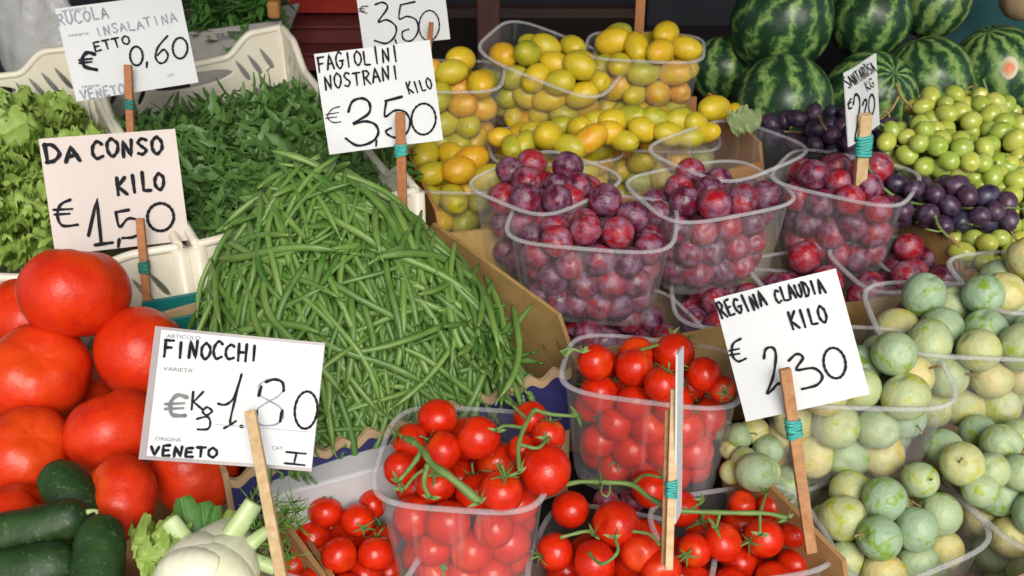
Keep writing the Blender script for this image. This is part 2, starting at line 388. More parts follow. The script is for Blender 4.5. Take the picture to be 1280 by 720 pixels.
# yellow plum crate (back), red plum crate (middle), tomato crate (front), greengage crate (right)
card_crate('cardboard_crate', PU(560, 300, -.06), PU(955, 200, -.04), PU(470, 110, -.06), PU(876, 122, -.04), .10,
           'brown cardboard crate holding the tubs of yellow plums', M['orange_board'], group='cardboard crates on the stall', side_up=.012)
plumcrate = card_crate('cardboard_crate', PU(722, 440, -.055), PU(1205, 352, -.055), PU(528, 296, -.045), PU(1085, 238, -.045), .105,
           'stained brown crate holding the red plum tubs beside the beans', M['stained_board'], group='cardboard crates on the stall', side_up=.026, chamfer=.022)
card_crate('cardboard_crate', PU(418, 745, -.075), PU(1066, 735, -.065), PU(334, 628, -.06), PU(914, 576, -.055), .09,
           'brown cardboard crate holding the cherry tomato tubs', M['kraft_board'], group='cardboard crates on the stall', side_up=.012, sides='LRF')
card_crate('cardboard_crate', PU(1170, 765, -.055), PU(1480, 628, -.055), PU(935, 590, -.07), PU(1290, 400, -.07), .09,
           'brown cardboard crate holding the greengage tubs', M['kraft_board_pale'], group='cardboard crates on the stall', chamfer=.004, sides='RFB')
card_crate('cardboard_crate', PU(1212, 352, -.05), PU(1420, 330, -.05), PU(1080, 205, -.05), PU(1350, 180, -.05), .09,
           'brown cardboard crate holding the grapes', M['orange_board'], group='cardboard crates on the stall', side_up=.008)
card_crate('cardboard_crate', PU(210, 800, -.06), PU(420, 735, -.06), PU(120, 690, -.09), PU(340, 612, -.09), .06,
           'brown cardboard crate holding the fennel', M['kraft_board'], group='cardboard crates on the stall')
card_crate('cardboard_crate', PU(-190, 830, -.07), PU(190, 760, -.07), PU(-250, 480, -.07), PU(262, 420, -.07), .08,
           'brown cardboard crate under the large round tomatoes', M['kraft_board'], group='cardboard crates on the stall')
# bean crate with a wavy front edge and dark blue printing
bFL, bFR, bBL, bBR = PU(285, 590, -.02), PU(712, 452, -.02), PU(205, 392, -.03), PU(532, 300, -.03)
broot = empty('cardboard_crate', (bFL + bFR + bBL + bBR) / 4 - Vector((0, 0, .12)), 'blue printed cardboard crate with wavy top edge holding green beans', 'crate', 'cardboard crates on the stall')
dv = (bFR - bFL); outv = Vector((dv.y, -dv.x, 0)).normalized(); L = dv.length
prof = [(i / 120, .0035 + .0035 * math.sin(i / 120 * L / .022 * 2 * math.pi)) for i in range(121)]
wall_panel(bFL, bFR, .13, .004, prof, outv, broot, M['kraft_board_pale'], 'front_wall')
prof = [(i / 120, .003 * math.sin(i / 120 * L / .022 * 2 * math.pi)) for i in range(121)]
off = outv * .0045 - Vector((0, 0, .0105))
wall_panel(bFL + off, bFR + off, .052, .001, prof, outv, broot, M['board_print'], 'printed_band')
for a, c in ((bFL, bBL), (bBL, bBR)):
    d = c - a; nn = Vector((d.y, -d.x, 0)).normalized(); nn = nn if nn.dot((a + c) / 2 - (bFL + bBR) / 2) > 0 else -nn
    wall_panel(a, c, .12, .004, [(0, 0.0), (1, 0.0)], nn, broot, M['kraft_board_pale'])
b = MB(); zz = Vector((0, 0, -.128)) - local(broot); b.prism([p + zz for p in (bFL, bFR, bBR, bBL)], (0, 0, .004)); link('floor_board', b.mesh('floor', False), M['kraft_board'], broot)
# pale foam box edge in front of the bean crate, and the teal crate behind the tomatoes
b = MB(); b.prism([PU(336, 622, -.035), PU(560, 562, -.035), PU(540, 540, -.035), PU(338, 592, -.035)], (0, 0, -.09))
fo = link('foam_slab', b.mesh('foam_slab', False), M['white_foam']); tag(fo, 'pale grey foam slab edge below the blue printed crate', 'foam slab')
bv = fo.modifiers.new('bev', 'BEVEL'); bv.width = .002; bv.segments = 2
card_crate('teal_crate', PU(190, 402, -.03), PU(262, 388, -.03), PU(176, 380, -.03), PU(255, 366, -.03), .08,
           'teal plastic crate edge behind the large tomatoes', M['teal_plastic'])

# cream plastic crates (lettuce, rocket)
def curve_panel(outer, holes, th):
    cu = bpy.data.curves.new('panel', 'CURVE'); cu.dimensions = '2D'; cu.fill_mode = 'BOTH'; cu.extrude = th / 2; cu.bevel_depth = .0012; cu.bevel_resolution = 1
    for pl in [outer] + holes:
        s = cu.splines.new('POLY'); s.points.add(len(pl) - 1)
        for i, (x, y) in enumerate(pl): s.points[i].co = (x, y, 0, 1)
        s.use_cyclic_u = True
    o = bpy.data.objects.new('panel', cu); COL.objects.link(o); dg = bpy.context.evaluated_depsgraph_get(); dg.update()
    me = bpy.data.meshes.new_from_object(o.evaluated_get(dg)); bpy.data.objects.remove(o); return me
def lens(cx, cy, ln, wd, ang, k=10):
    out = []
    for i in range(2 * k):
        tt = math.pi * 2 * i / (2 * k); x = ln / 2 * math.cos(tt); y = wd / 2 * math.sin(tt) * (1 - .35 * math.cos(tt))
        out.append((cx + x * math.cos(ang) - y * math.sin(ang), cy + x * math.sin(ang) + y * math.cos(ang)))
    return out
def plastic_wall(P0, P1, h, root, dip=.022):
    P0, P1 = Vector(P0), Vector(P1); d = P1 - P0; Lw = Vector((d.x, d.y, 0)).length
    top = []
    for i in range(61):
        tt = i / 60; e = min(tt, 1 - tt) * Lw
        q = min(max((e - .035) / .035, 0), 1); q = q * q * (3 - 2 * q)
        top.append((tt * Lw, -dip * q))
    outer = top + [(Lw, -h), (0, -h)]
    holes = []
    a = Lw / 2; 
    holes.append([(a + .046 * math.cos(t_) , -dip - .017 + .009 * math.sin(t_)) for t_ in [2 * math.pi * i / 24 for i in range(24)]])
    for side in (0, 1):
        for j in range(4):
            x = .022 + j * .0145; 
            if x > Lw / 2 - .052: continue
            for zc, ln in ((-.032 - .004 * j, .034), (-.070, .030)):
                xx = x if side == 0 else Lw - x
                holes.append(lens(xx, zc, ln, .0075, R(62) if side == 0 else R(118)))
    for j in range(int((Lw - .12) / .016)):
        holes.append(lens(.06 + j * .016, -.085, .028, .007, R(70 if j % 2 else 110)))
    me = curve_panel(outer, holes, .003)
    o = link('wall', me, M['cream_plastic'], root)
    x = Vector((d.x, d.y, 0)).normalized(); z = Vector((0, 0, 1)); y = z.cross(x)
    sh = (P1.z - P0.z) / Lw
    m = Matrix(((x.x, 0, y.x, 0), (x.y, 0, y.y, 0), (sh, 1, 0, 0), (0, 0, 0, 1))); 
    me.transform(Matrix.Translation(P0 - local(root)) @ m)
    # rolled lip along the top
    b = MB(); pts = [P0 + x * px_ + Vector((0, 0, sh * px_ + pz)) - local(root) for px_, pz in top]
    b.tube(pts, .0042, 8); link('lip', b.mesh('lip'), M['cream_plastic'], o)
    return o
def plastic_crate(FL, FR, BL, BR, h, label):
    c = (FL + FR + BL + BR) / 4 - Vector((0, 0, h)); root = empty('plastic_crate', c, label, 'crate', 'cream plastic crates of salad')
    for a, e in ((FL, FR), (FR, BR), (BR, BL), (BL, FL)): plastic_wall(a, e, h, root, .006 if a is FL else .022)
    for p in (FL, FR, BL, BR):
        b = MB(); q = p - c; b.tube([q + Vector((0, 0, -.002)), q + Vector((0, 0, -h * .55)), q + Vector((0, 0, -h * .56)), q - Vector((0, 0, h))], [.008, .008, .0095, .0095], 12)
        link('corner_post', b.mesh('post'), M['cream_plastic'], root)
    b = MB(); z = Vector((0, 0, -h)) - c; b.prism([FL + z, FR + z, BR + z, BL + z], (0, 0, .003)); link('floor', b.mesh('floor', False), M['cream_plastic'], root)
    return root
rFL, rFR, rBL, rBR = PU(246, 306, .0), PU(520, 238, .0), PU(112, 84, .012), PU(352, 34, .012)
plastic_crate(rFL, rFR, rBL, rBR, .13, 'cream plastic crate with slotted walls holding rocket')
lFL, lFR, lBL, lBR = PU(-80, 356, .0), PU(224, 309, .0), PU(-190, 92, .012), PU(98, 60, .012)
plastic_crate(lFL, lFR, lBL, lBR, .13, 'cream plastic crate with slotted walls holding lettuce')

# ------------------------------------------------------------------ heaps over a polygon
class Heap:
    def __init__(s, poly_px, peak_px, hp, off=0.0, power=.9):
        s.P = [PU(x, y, off) for x, y in poly_px]; s.c = PU(*peak_px, off); s.hp = hp; s.off = off; s.pw = power
        s.x0 = min(p.x for p in s.P); s.x1 = max(p.x for p in s.P); s.y0 = min(p.y for p in s.P); s.y1 = max(p.y for p in s.P)
    def frac(s, x, y):
        dx, dy = x - s.c.x, y - s.c.y; best = None
        n = len(s.P)
        for i in range(n):
            a, b = s.P[i], s.P[(i + 1) % n]; ex, ey = b.x - a.x, b.y - a.y
            den = dx * ey - dy * ex
            if abs(den) < 1e-12: continue
            tt = ((a.x - s.c.x) * ey - (a.y - s.c.y) * ex) / den; u = ((a.x - s.c.x) * dy - (a.y - s.c.y) * dx) / den
            if tt > 1e-9 and -1e-6 <= u <= 1 + 1e-6: best = tt if best is None else min(best, tt)
        return 9 if best is None else 1 / best
    def z(s, x, y):
        f = min(s.frac(x, y), 1.2)
        g = 1 - math.sqrt(f * f + .035) + .017
        return U(y) + s.off + s.hp * (g if g < 0 else g ** s.pw)
    def sample(s, r):
        while True:
            x = r.uniform(s.x0, s.x1); y = r.uniform(s.y0, s.y1)
            if s.frac(x, y) < 1: return x, y
    def normal(s, x, y, e=.008):
        return Vector((-(s.z(x + e, y) - s.z(x - e, y)) / (2 * e), -(s.z(x, y + e) - s.z(x, y - e)) / (2 * e), 1)).normalized()
    def mound(s, drop, rings=10, seg=40):
        b = MB(); vs = []; fs = []
        for i in range(rings + 1):
            for k in range(seg):
                a = 2 * math.pi * k / seg; dx, dy = math.cos(a), math.sin(a)
                f1 = 1 / max(s.frac(s.c.x + dx * .01, s.c.y + dy * .01), 1e-6) * .01
                q = i / rings * .97 + 1e-4; x, y = s.c.x + dx * f1 * q, s.c.y + dy * f1 * q
                vs.append((x, y, s.z(x, y) - drop))
        for i in range(rings):
            for k in range(seg): fs.append((i * seg + k, (i + 1) * seg + k, (i + 1) * seg + (k + 1) % seg, i * seg + (k + 1) % seg))
        b.add(vs, fs); return b

# ---- green beans
beans = Heap([(335, 568), (400, 546), (500, 519), (600, 489), (662, 466), (612, 402), (562, 345), (512, 300), (420, 290), (300, 335), (246, 395), (240, 480)], (403, 368), .112, -.016, .78)
def bean_mesh(r, Ln):
    k = 18; bend = r.choice((-1, 1)) * r.uniform(.05, 1.0); bend2 = r.uniform(-1.7, 1.7); ph = r.uniform(0, 6)
    pts = []; x = y = 0; a = -bend / 2
    for i in range(k):
        tt = i / (k - 1); pts.append((x, y, .002 * math.sin(ph + 5 * tt) - .010 * (2 * tt - 1) ** 2))
        a += (bend + bend2 * math.sin(tt * 6.28)) / k; x += Ln / k * math.cos(a); y += Ln / k * math.sin(a)
    cx = sum(p[0] for p in pts) / k; cy = sum(p[1] for p in pts) / k
    pts = [(p[0] - cx, p[1] - cy, p[2]) for p in pts]
    rr = r.uniform(.0024, .0032)
    b = MB(); b.tube(pts, lambda t_: rr * max(.22, min(1, .35 + t_ * 6, .3 + (1.0 - t_) * 6)) * (1 + .07 * math.sin(t_ * 44)), 8, .78)
    e = Vector(pts[-1]); d = (e - Vector(pts[-2])).normalized()
    cap = MB(); cap.tube([e, e + d * .003, e + d * .007 + Vector((0, .0015, .0005))], [.0013, .0010, .0006], 6)
    return b, cap
rb = random.Random(5)
variants = []
for i in range(24):
    b, cap = bean_mesh(rb, rb.uniform(.085, .140)); b.add(cap.v, cap.f); variants.append(b)
def bean_matrix(x, y, lift, spread):
    n_ = beans.normal(x, y); down = Vector((x - beans.c.x, y - beans.c.y, 0))
    down = down.normalized() if down.length > .01 else Vector((0, -1, 0))
    down = (down + Vector((.25, -.9, 0)) * .8).normalized()
    t_ = (down - n_ * down.dot(n_)).normalized(); a = rb.gauss(0, spread) + (rb.choice((-1, 1)) * 1.1 if rb.random() < .16 else 0); bt = n_.cross(t_)
    t2 = (t_ * math.cos(a) + bt * math.sin(a)); b2 = n_.cross(t2)
    roll = rb.uniform(-.35, .35); n2 = n_
    m = Matrix((t2, b2, n2)).transposed().to_4x4() @ Matrix.Rotation(rb.uniform(-.05, .09), 4, 'Y') @ Matrix.Rotation(roll, 4, 'X')
    m.translation = Vector((x, y, beans.z(x, y))) + n_ * lift
    return m
def ends_ok(m, lim=1.06, q_=.05):
    for q in (-q_, q_):
        e = m @ Vector((q, 0, 0))
        if beans.frac(e.x, e.y) > lim or e.z < U(e.y) - .035: return False
    return True
deep = beans.mound(.034)
for i in range(1700):
    x, y = beans.sample(rb); m = bean_matrix(x, y, rb.uniform(-.018, -.002), .6); v = rb.choice(variants)
    if not ends_ok(m, 1.09, .04): continue
    deep.add([m @ Vector(p) for p in v.v], v.f)
tag(link('green_bean_heap', deep.mesh('green_bean_heap'), M['green_bean_heap']), 'mass of green beans beneath the top layer of the heap', 'beans', kind='stuff')
vm = [v.mesh('green_bean') for v in variants]
for me in vm: me.materials.append(M['green_bean'])
cnt = 0; tries = 0
while cnt < 290 and tries < 9000:
    tries += 1
    x, y = beans.sample(rb)
    if y > beans.c.y + .055 or (rb.random() < .0): continue
    m = bean_matrix(x, y, rb.uniform(.002, .015), .52)
    if not ends_ok(m): continue
    o = link('green_bean', rb.choice(vm)); o.matrix_world = m
    p = o.matrix_world.translation
    tag(o, 'slender fresh green bean lying on top of the tall bean heap', 'bean', 'green beans on the heap'); cnt += 1
for (x0, y0, x1, y1, lab) in ((655, 388, 628, 470, 'green bean sticking up steeply against the stained crate board'), (622, 370, 618, 415, 'short green bean end poking up below the crate board')):
    o = link('green_bean', vm[3]); a = PU(x0, y0, .012); c = PU(x1, y1, .006); d = (c - a).normalized(); q = d.to_track_quat('X', 'Z'); o.rotation_mode = 'QUATERNION'; o.rotation_quaternion = q; o.location = (a + c) / 2
    tag(o, lab, 'bean', 'green beans on the heap')

# ---- leaf meshes
def leaf_strip(L, w, curl, lobes, r, ns=7):
    vs = []; fs = []; a = r.uniform(-.3, .3); x = z = 0
    for i in range(ns + 1):
        t_ = i / ns; ww = w * (math.sin(math.pi * min(1, t_ * .93 + .05)) ** .7) * (1 + (lobes * (.6 if i % 2 else -.55) if 0 < i < ns - 1 else 0)) * (.25 if t_ < .3 else 1) + .0006
        for sgn in (-1, 0, 1): vs.append((x, sgn * ww, z + (abs(sgn) * ww * .35)))
        a += curl / ns; x += L / ns * math.cos(a); z += L / ns * math.sin(a)
    for i in range(ns):
        for k in range(2): fs.append((i * 3 + k, i * 3 + k + 1, i * 3 + 4 + k, i * 3 + 3 + k))
    return vs, fs
def scatter_leaves(heap, n, Lr, wr, lobes, r, lift, base=None, tilt=.6):
    b = base or MB()
    for i in range(n):
        x, y = heap.sample(r); n_ = heap.normal(x, y)
        vs, fs = leaf_strip(r.uniform(*Lr), r.uniform(*wr), r.uniform(-1.6, .8), lobes, r)
        m = Matrix.Translation(Vector((x, y, heap.z(x, y))) + n_ * r.uniform(*lift)) @ n_.to_track_quat('Z', 'Y').to_matrix().to_4x4() @ Matrix.Rotation(r.uniform(0, 6.28), 4, 'Z') @ Matrix.Rotation(r.gauss(0, tilt), 4, 'Y') @ Matrix.Rotation(r.gauss(0, .7), 4, 'X')
        b.add([m @ Vector(v) for v in vs], fs)
    return b
rl = random.Random(21)
rocket = Heap([(255, 300), (390, 268), (500, 232), (470, 190), (395, 120), (350, 118), (230, 150), (150, 168), (190, 240)], (310, 215), .020, -.040, .8)
b = rocket.mound(.012); b = scatter_leaves(rocket, 4200, (.022, .045), (.0018, .0042), .6, rl, (-.008, .008), b, .33)
for i in range(260):
    x, y = rocket.sample(rl); p = Vector((x, y, rocket.z(x, y) + rl.uniform(0, .008))); a = rl.uniform(0, 6.28); q = Vector((math.cos(a), math.sin(a), rl.uniform(-.2, .3))) * rl.uniform(.02, .045)
    b.tube([p, p + q * .5 + Vector((0, 0, .004)), p + q], .0008, 4)
tag(link('rocket_leaves', b.mesh('rocket_leaves'), M['rocket_leaf']), 'heap of dark green rocket leaves filling the cream crate', 'rocket', kind='stuff')
# lettuce heads
def lettuce_leaf_mesh(r):
    nu, nv = 14, 14; vs = []; fs = []; L = .070; Wd = .062; ph = r.uniform(0, 6); curl = r.uniform(-.4, 1.0)
    for i in range(nu + 1):
        t_ = i / nu; w = Wd * (.20 + .80 * math.sin(math.pi * (t_ * .62 + .02)) ** .9)
        for k in range(nv + 1):
            s_ = (k / nv - .5) * 2; e = min(1, abs(s_) ** 2.2 * (.35 + .65 * t_) + max(0, t_ - .62) * 2.2)
            ru = .0075 * e * math.sin(ph + t_ * 15 + s_ * 7) + .0055 * e * math.sin(ph * 2 + t_ * 33 - s_ * 19) + r.uniform(-.002, .002) * e
            rd = L * t_ * (1 - .22 * s_ * s_ * t_) + r.uniform(-.0035, .0035) * e
            vs.append((rd + ru * .4, s_ * w / 2 + ru * .4 + r.uniform(-.002, .002) * e, .022 * curl * t_ * t_ + .012 * s_ * s_ * (1 - t_) + ru + .004 * math.sin(9 * t_ + ph + 3 * s_) - .0022 * math.exp(-(s_ / .12) ** 2)))
    for i in range(nu):
        for k in range(nv): fs.append((i * (nv + 1) + k, i * (nv + 1) + k + 1, (i + 1) * (nv + 1) + k + 1, (i + 1) * (nv + 1) + k))
    b = MB(); b.add(vs, fs); return b.mesh('leaf')
llm = [lettuce_leaf_mesh(rl) for _ in range(9)]
for me in llm: me.materials.append(M['lettuce_leaf'])
heads = [(5, 178, -.012, 'yellow green lettuce under the slotted back wall of its crate'), (66, 182, -.010, 'yellow green lettuce beside the cream corner posts'), (12, 225, .0, 'ruffled lettuce at the middle of the lettuce crate'),
         (72, 245, -.006, 'ruffled lettuce behind the pink card sign'), (5, 305, -.012, 'ruffled lettuce just above the cream front rim'), (88, 296, -.014, 'lettuce low behind the biggest tomato'), (-60, 215, -.012, 'lettuce cut off by the photo edge in the cream crate'), (-55, 275, -.005, 'lettuce low by the photo edge in the cream crate')]
for (px, py, off, lab) in heads:
    root = empty('lettuce', PU(px, py, off - .042), lab, 'lettuce', 'lettuces in the cream crate')
    for k in range(30):
        o = link('leaf', rl.choice(llm), None, root); a = k * 2.4 + rl.uniform(-.4, .4); el = .0 + .75 * (k / 30)
        o.rotation_euler = (rl.uniform(-.5, .5), -el, a); s_ = rl.uniform(.5, .95) * (1.0 - .30 * k / 30); o.scale = (s_, s_, s_); q_ = rl.uniform(-.01, .03); o.location = (math.cos(a) * q_, math.sin(a) * q_, .006 + .020 * k / 30)
lm = Heap([(-120, 352), (218, 302), (90, 110), (-180, 140)], (20, 230), .004, -.050)
b = lm.mound(.0); tag(link('lettuce_undergrowth', b.mesh('lm'), M['lettuce_leaf']), 'bed of lettuce leaves under the heads', 'lettuce', kind='stuff')

# ------------------------------------------------------------------ fruit meshes (unit radius)
def blob(nu, nv, f):
    vs = []; fs = []
    for i in range(nv + 1):
        th = math.pi * i / nv
        for k in range(nu):
            ph = 2 * math.pi * k / nu; vs.append(f(th, ph))
    for i in range(nv):
        for k in range(nu): fs.append((i * nu + k, (i + 1) * nu + k, (i + 1) * nu + (k + 1) % nu, i * nu + (k + 1) % nu))
    b = MB(); b.add(vs, fs); me = b.mesh('fruit'); 
    import bmesh
    q = bmesh.new(); q.from_mesh(me); bmesh.ops.remove_doubles(q, verts=q.verts, dist=1e-4); q.to_mesh(me); q.free()
    me.polygons.foreach_set('use_smooth', [True] * len(me.polygons)); return me
def sph(th, ph, r=1.0): return r * math.sin(th) * math.cos(ph), r * math.sin(th) * math.sin(ph), r * math.cos(th)
def tom(sd_, ob, rib, nrib):
    rr = random.Random(sd_); p = [rr.uniform(0, 6) for _ in range(4)]
    def f(th, ph):
        s_ = math.sin(th); r = 1 + rib * s_ * (math.cos(nrib * ph + p[0]) * .6 + .4 * math.cos(3 * ph + p[1])) * (.5 + .5 * math.cos(th)) + rib * s_ * math.cos(2 * ph + p[2])
        x, y, z = sph(th, ph, r); dim = .16 * math.exp(-(th / .35) ** 2) + .04 * math.exp(-((math.pi - th) / .3) ** 2) * -1
        return x, y, ob * (z - dim)
    return f
def plum(el, gr):
    def f(th, ph):
        d = min(ph, 2 * math.pi - ph); g = gr * math.exp(-(d / .22) ** 2) * math.sin(th) ** .5; x, y, z = sph(th, ph, 1 - g)
        return x, y, el * (z - .15 * math.exp(-(th / .24) ** 2))
    return f
def melon(el): return lambda th, ph: (lambda q: (q[0], q[1], el * (q[2] - .04 * math.exp(-(th / .2) ** 2) + .04 * math.exp(-((math.pi - th) / .2) ** 2))))(sph(th, ph, 1 + .008 * math.sin(9 * ph)))
FM = {'beef_tomato': [blob(40, 26, tom(s_, .86, .045, 7)) for s_ in (1, 2, 8)], 'cherry_tomato': [blob(24, 16, tom(s_, e_, .012, 5)) for s_, e_ in ((4, .97), (5, 1.04), (6, .93))],
      'red_plum': [blob(32, 20, plum(1.02, .04)), blob(32, 20, plum(1.10, .055)), blob(32, 20, plum(.96, .05))], 'yellow_plum': [blob(22, 16, plum(1.46, .03)), blob(22, 16, plum(1.32, .02))],
      'greengage': [blob(32, 22, plum(1.02, .035)), blob(32, 22, plum(1.10, .03)), blob(32, 22, plum(.97, .045))], 'watermelon': [blob(48, 30, melon(1.08)), blob(48, 30, melon(1.0))],
      'grape': [blob(16, 12, plum(1.28, 0)), blob(16, 12, plum(1.15, 0))]}
MT = {'watermelon': 'watermelon_rind'}
for k, v in FM.items():
    for me in v:
        if k != 'grape': me.materials.append(M[MT.get(k, k)])
# calyx
def calyx_mesh(r, n_=5):
    b = MB()
    for k in range(n_):
        a = 2 * math.pi * k / n_ + r.uniform(-.3, .3); L = r.uniform(.55, .85); li = r.uniform(-.1, .5); d = Vector((math.cos(a), math.sin(a), 0)); s_ = Vector((-d.y, d.x, 0))
        vs = []
        for i in range(5):
            t_ = i / 4; c = d * (L * t_) + Vector((0, 0, .87 + .07 * math.sin(t_ * 3) + li * t_ * t_ - .10 * t_)); w = .11 * (1 - t_) ** .8 + .008
            vs += [c - s_ * w, c + Vector((0, 0, .03)), c + s_ * w]
        fs = []
        for i in range(4):
            for q in (0, 1): fs.append((i * 3 + q, i * 3 + q + 1, i * 3 + q + 4, i * 3 + q + 3))
        b.add(vs, fs)
    e = r.uniform(-.3, .3); b.tube([(0, 0, .82), (0.02, e * .1, 1.0), (.10, e * .4, 1.22), (.2, e, 1.42)], [.09, .06, .055, .06], 6)
    me = b.mesh('calyx'); me.materials.append(M['vine_stem']); return me
CAL = [calyx_mesh(random.Random(i)) for i in range(4)]

# ------------------------------------------------------------------ clear tubs
TUBS = []; FR = []
def sgnpow(v, p): return math.copysign(abs(v) ** p, v)
def rrect(a, b, ph, e=.48): return a * sgnpow(math.cos(ph), e), b * sgnpow(math.sin(ph), e)
tubmesh = {}
def tub(key, px, py, w, d, yaw, label, off=0.0, h=.085, roll=0.0, pitch=0.0, group='clear plastic tubs of fruit', real=True):
    c = PU(px, py, off); rot = Matrix.Rotation(R(yaw), 4, 'Z') @ Matrix.Rotation(R(roll), 4, 'Y') @ Matrix.Rotation(R(pitch), 4, 'X')
    T = dict(key=key, c=c, m=Matrix.Translation(c) @ rot, w=w, d=d, h=h, off=off, group=group, label=label); TUBS.append(T)
    if not real: return T
    root = empty('clear_tub', c, label, 'tub', group); root.rotation_euler = rot.to_euler()
    seg = 96; b = MB(); vs = []; fs = []; lv = [0, -.006, -.018, -.035, -.052, -h + .010, -h + .003, -h, -h]
    for i, z in enumerate(lv):
        s_ = 1 - .17 * (-z / h); s_ *= (1, .985, .985, .985, .985, .985, .96, .9, .0)[i]
        for k in range(seg):
            ph = 2 * math.pi * k / seg; x, y = rrect(w / 2, d / 2, ph); rib = 1 + (.009 * math.cos(ph * 24) if 2 <= i <= 5 else 0)
            vs.append((x * s_ * rib, y * s_ * rib, z))
    for i in range(len(lv) - 1):
        for k in range(seg): fs.append((i * seg + k, i * seg + (k + 1) % seg, (i + 1) * seg + (k + 1) % seg, (i + 1) * seg + k))
    b.add(vs, fs); link('wall', b.mesh('tub_wall'), M['clear_plastic'], root)
    b = MB(); ring = [Vector((*rrect(w / 2 + .0012, d / 2 + .0012, 2 * math.pi * k / seg), .0)) for k in range(seg)]
    prof = [(-.0018, -.0010), (.0010, -.0022), (.0023, -.0012), (.0023, .0004), (.0008, .0012), (-.0016, .0009)]; vs = []; fs = []; m_ = len(prof)
    for k in range(seg):
        nrm = ring[k].normalized()
        for (q, z) in prof: vs.append(ring[k] + nrm * q + Vector((0, 0, z)))
    for k in range(seg):
        for j in range(m_): fs.append((k * m_ + j, ((k + 1) % seg) * m_ + j, ((k + 1) % seg) * m_ + (j + 1) % m_, k * m_ + (j + 1) % m_))
    b.add(vs, fs); link('rim', b.mesh('tub_rim'), M['plastic_rim'], root)
    return T
def pack(w, d, h, r, n, heap, seed, pins, floor=None):
    g = np.random.default_rng(seed); npn = len(pins)
    P = np.zeros((n + npn, 3)); P[:n, 0] = g.uniform(-.35, .35, n) * w; P[:n, 1] = g.uniform(-.35, .35, n) * d; P[:n, 2] = g.uniform(-h + r, heap * 1.2, n)
    rad = np.full(n + npn, r) * g.uniform(.92, 1.07, n + npn)
    for i, (p, pr) in enumerate(pins): P[n + i] = p; rad[n + i] = pr
    free = np.ones(n + npn); free[n:] = 0
    for it in range(420):
        P[:n, 2] -= .0011 if it < 380 else .0003
        dlt = P[:, None] - P[None]; ds = np.sqrt((dlt ** 2).sum(-1)) + 1e-9; ov = (rad[:, None] + rad[None]) * .985 - ds; np.fill_diagonal(ov, 0); ov = np.maximum(ov, 0)
        wgt = free[:, None] / np.maximum(free[:, None] + free[None], 1)
        P += ((dlt / ds[..., None]) * (ov * wgt)[..., None]).sum(1) * .62 * free[:, None]
        z = P[:n, 2]; s_ = np.where(z < 0, .955 - .17 * (-z / h), .955 - np.clip(z / max(heap, .012), 0, 1) * .38)
        A = np.maximum(w / 2 * s_ - rad[:n] * .98, .004); B = np.maximum(d / 2 * s_ - rad[:n] * .98, .004)
        P[:n, 0] = np.clip(P[:n, 0], -A, A); P[:n, 1] = np.clip(P[:n, 1], -B, B); kk = ((np.abs(P[:n, 0]) / A) ** 3.2 + (np.abs(P[:n, 1]) / B) ** 3.2) ** (1 / 3.2); kk = np.maximum(kk, 1); P[:n, 0] /= kk; P[:n, 1] /= kk; P[:n, 2] = np.maximum(z, -h + rad[:n] + .001)
    lim = heap * (1 - .55 * np.clip((np.abs(P[:, 0]) / (w / 2)) ** 2 + (np.abs(P[:, 1]) / (d / 2)) ** 2, 0, 1)) + r * .30
    ok = (P[:, 2] < lim) | (free == 0)
    return P[ok], rad[ok]
def fill(T, kind, r, heap, phrase, pins=(), seed=1, level=0.0, n=None, squash=None, ph2=None):
    """pins = [(px, py, radius px, height above the tub's rim)] fruits seen at known places"""
    inv = T['m'].inverted(); pl = []
    for (px, py, rp, hh) in pins:
        p = PU(px, py, T['off'] + hh); pl.append((np.array(inv @ p), rp * depth(p) / FPX))
    vol = T['w'] * T['d'] * .80 * (T['h'] + level) * .82 + T['w'] * T['d'] * heap * .5
    n = n or max(2, int(vol * .72 / (4.19 * r ** 3)) - len(pl))
    hard = kind == 'cherry_tomato'
    P, rad = pack(T['w'], T['d'], T['h'], r, n + (0 if hard else len(pl)), heap, seed, pl if hard else [])
    for p, q in zip(P, rad): FR.append(dict(kind=kind, p=T['m'] @ Vector(p), r=float(q), cl=T['key'], phrase=phrase, group=f"{kind.replace('_', ' ')}s {ph2 or phrase}"))
def loose(kind, key, phrase, pts, off=0.0):
    for (px, py, rp, hh) in pts:
        p = PU(px, py, off + hh); FR.append(dict(kind=kind, p=p, r=rp * depth(p) / FPX, cl=key, phrase=phrase, group=f"{kind.replace('_', ' ')}s {phrase}"))

LO = -.078
# cherry tomatoes
T = tub('A', 582, 570, .116, .108, -6, 'square clear tub heaped with cherry tomatoes on a thick green vine', 0.0, .10)
fill(T, 'cherry_tomato', .0150, .022, 'in the square front tub', [(547, 523, 25, .008), (598, 547, 27, .014), (682, 587, 32, .012), (626, 615, 28, .010), (553, 563, 24, .010), (513, 552, 24, .006), (663, 522, 21, .012), (685, 545, 22, .010), (652, 560, 18, .006), (500, 585, 21, .002)], 3)
T = tub('B', 816, 462, .132, .082, -12, 'clear tub of cherry tomatoes standing behind the edge-on price card', 0.0, .10)
fill(T, 'cherry_tomato', .0150, .020, 'in the tub with the edge-on card', [(744, 453, 24, .014), (793, 460, 24, .010), (827, 481, 22, .014), (880, 468, 22, .010), (903, 486, 17, .006)], 4)
T = tub('Z1', 432, 672, .112, .09, -20, 'low clear tub of cherry tomatoes beside the fennel', -.058)
fill(T, 'cherry_tomato', .0140, .004, 'in the low tub by the fennel', [(407, 640, 22, .000), (447, 650, 21, -.002), (466, 630, 19, -.004)], 5, -.004)
T = tub('Z2', 925, 666, .118, .092, 12, 'low clear tub of vine tomatoes in the crate corner', LO + .01)
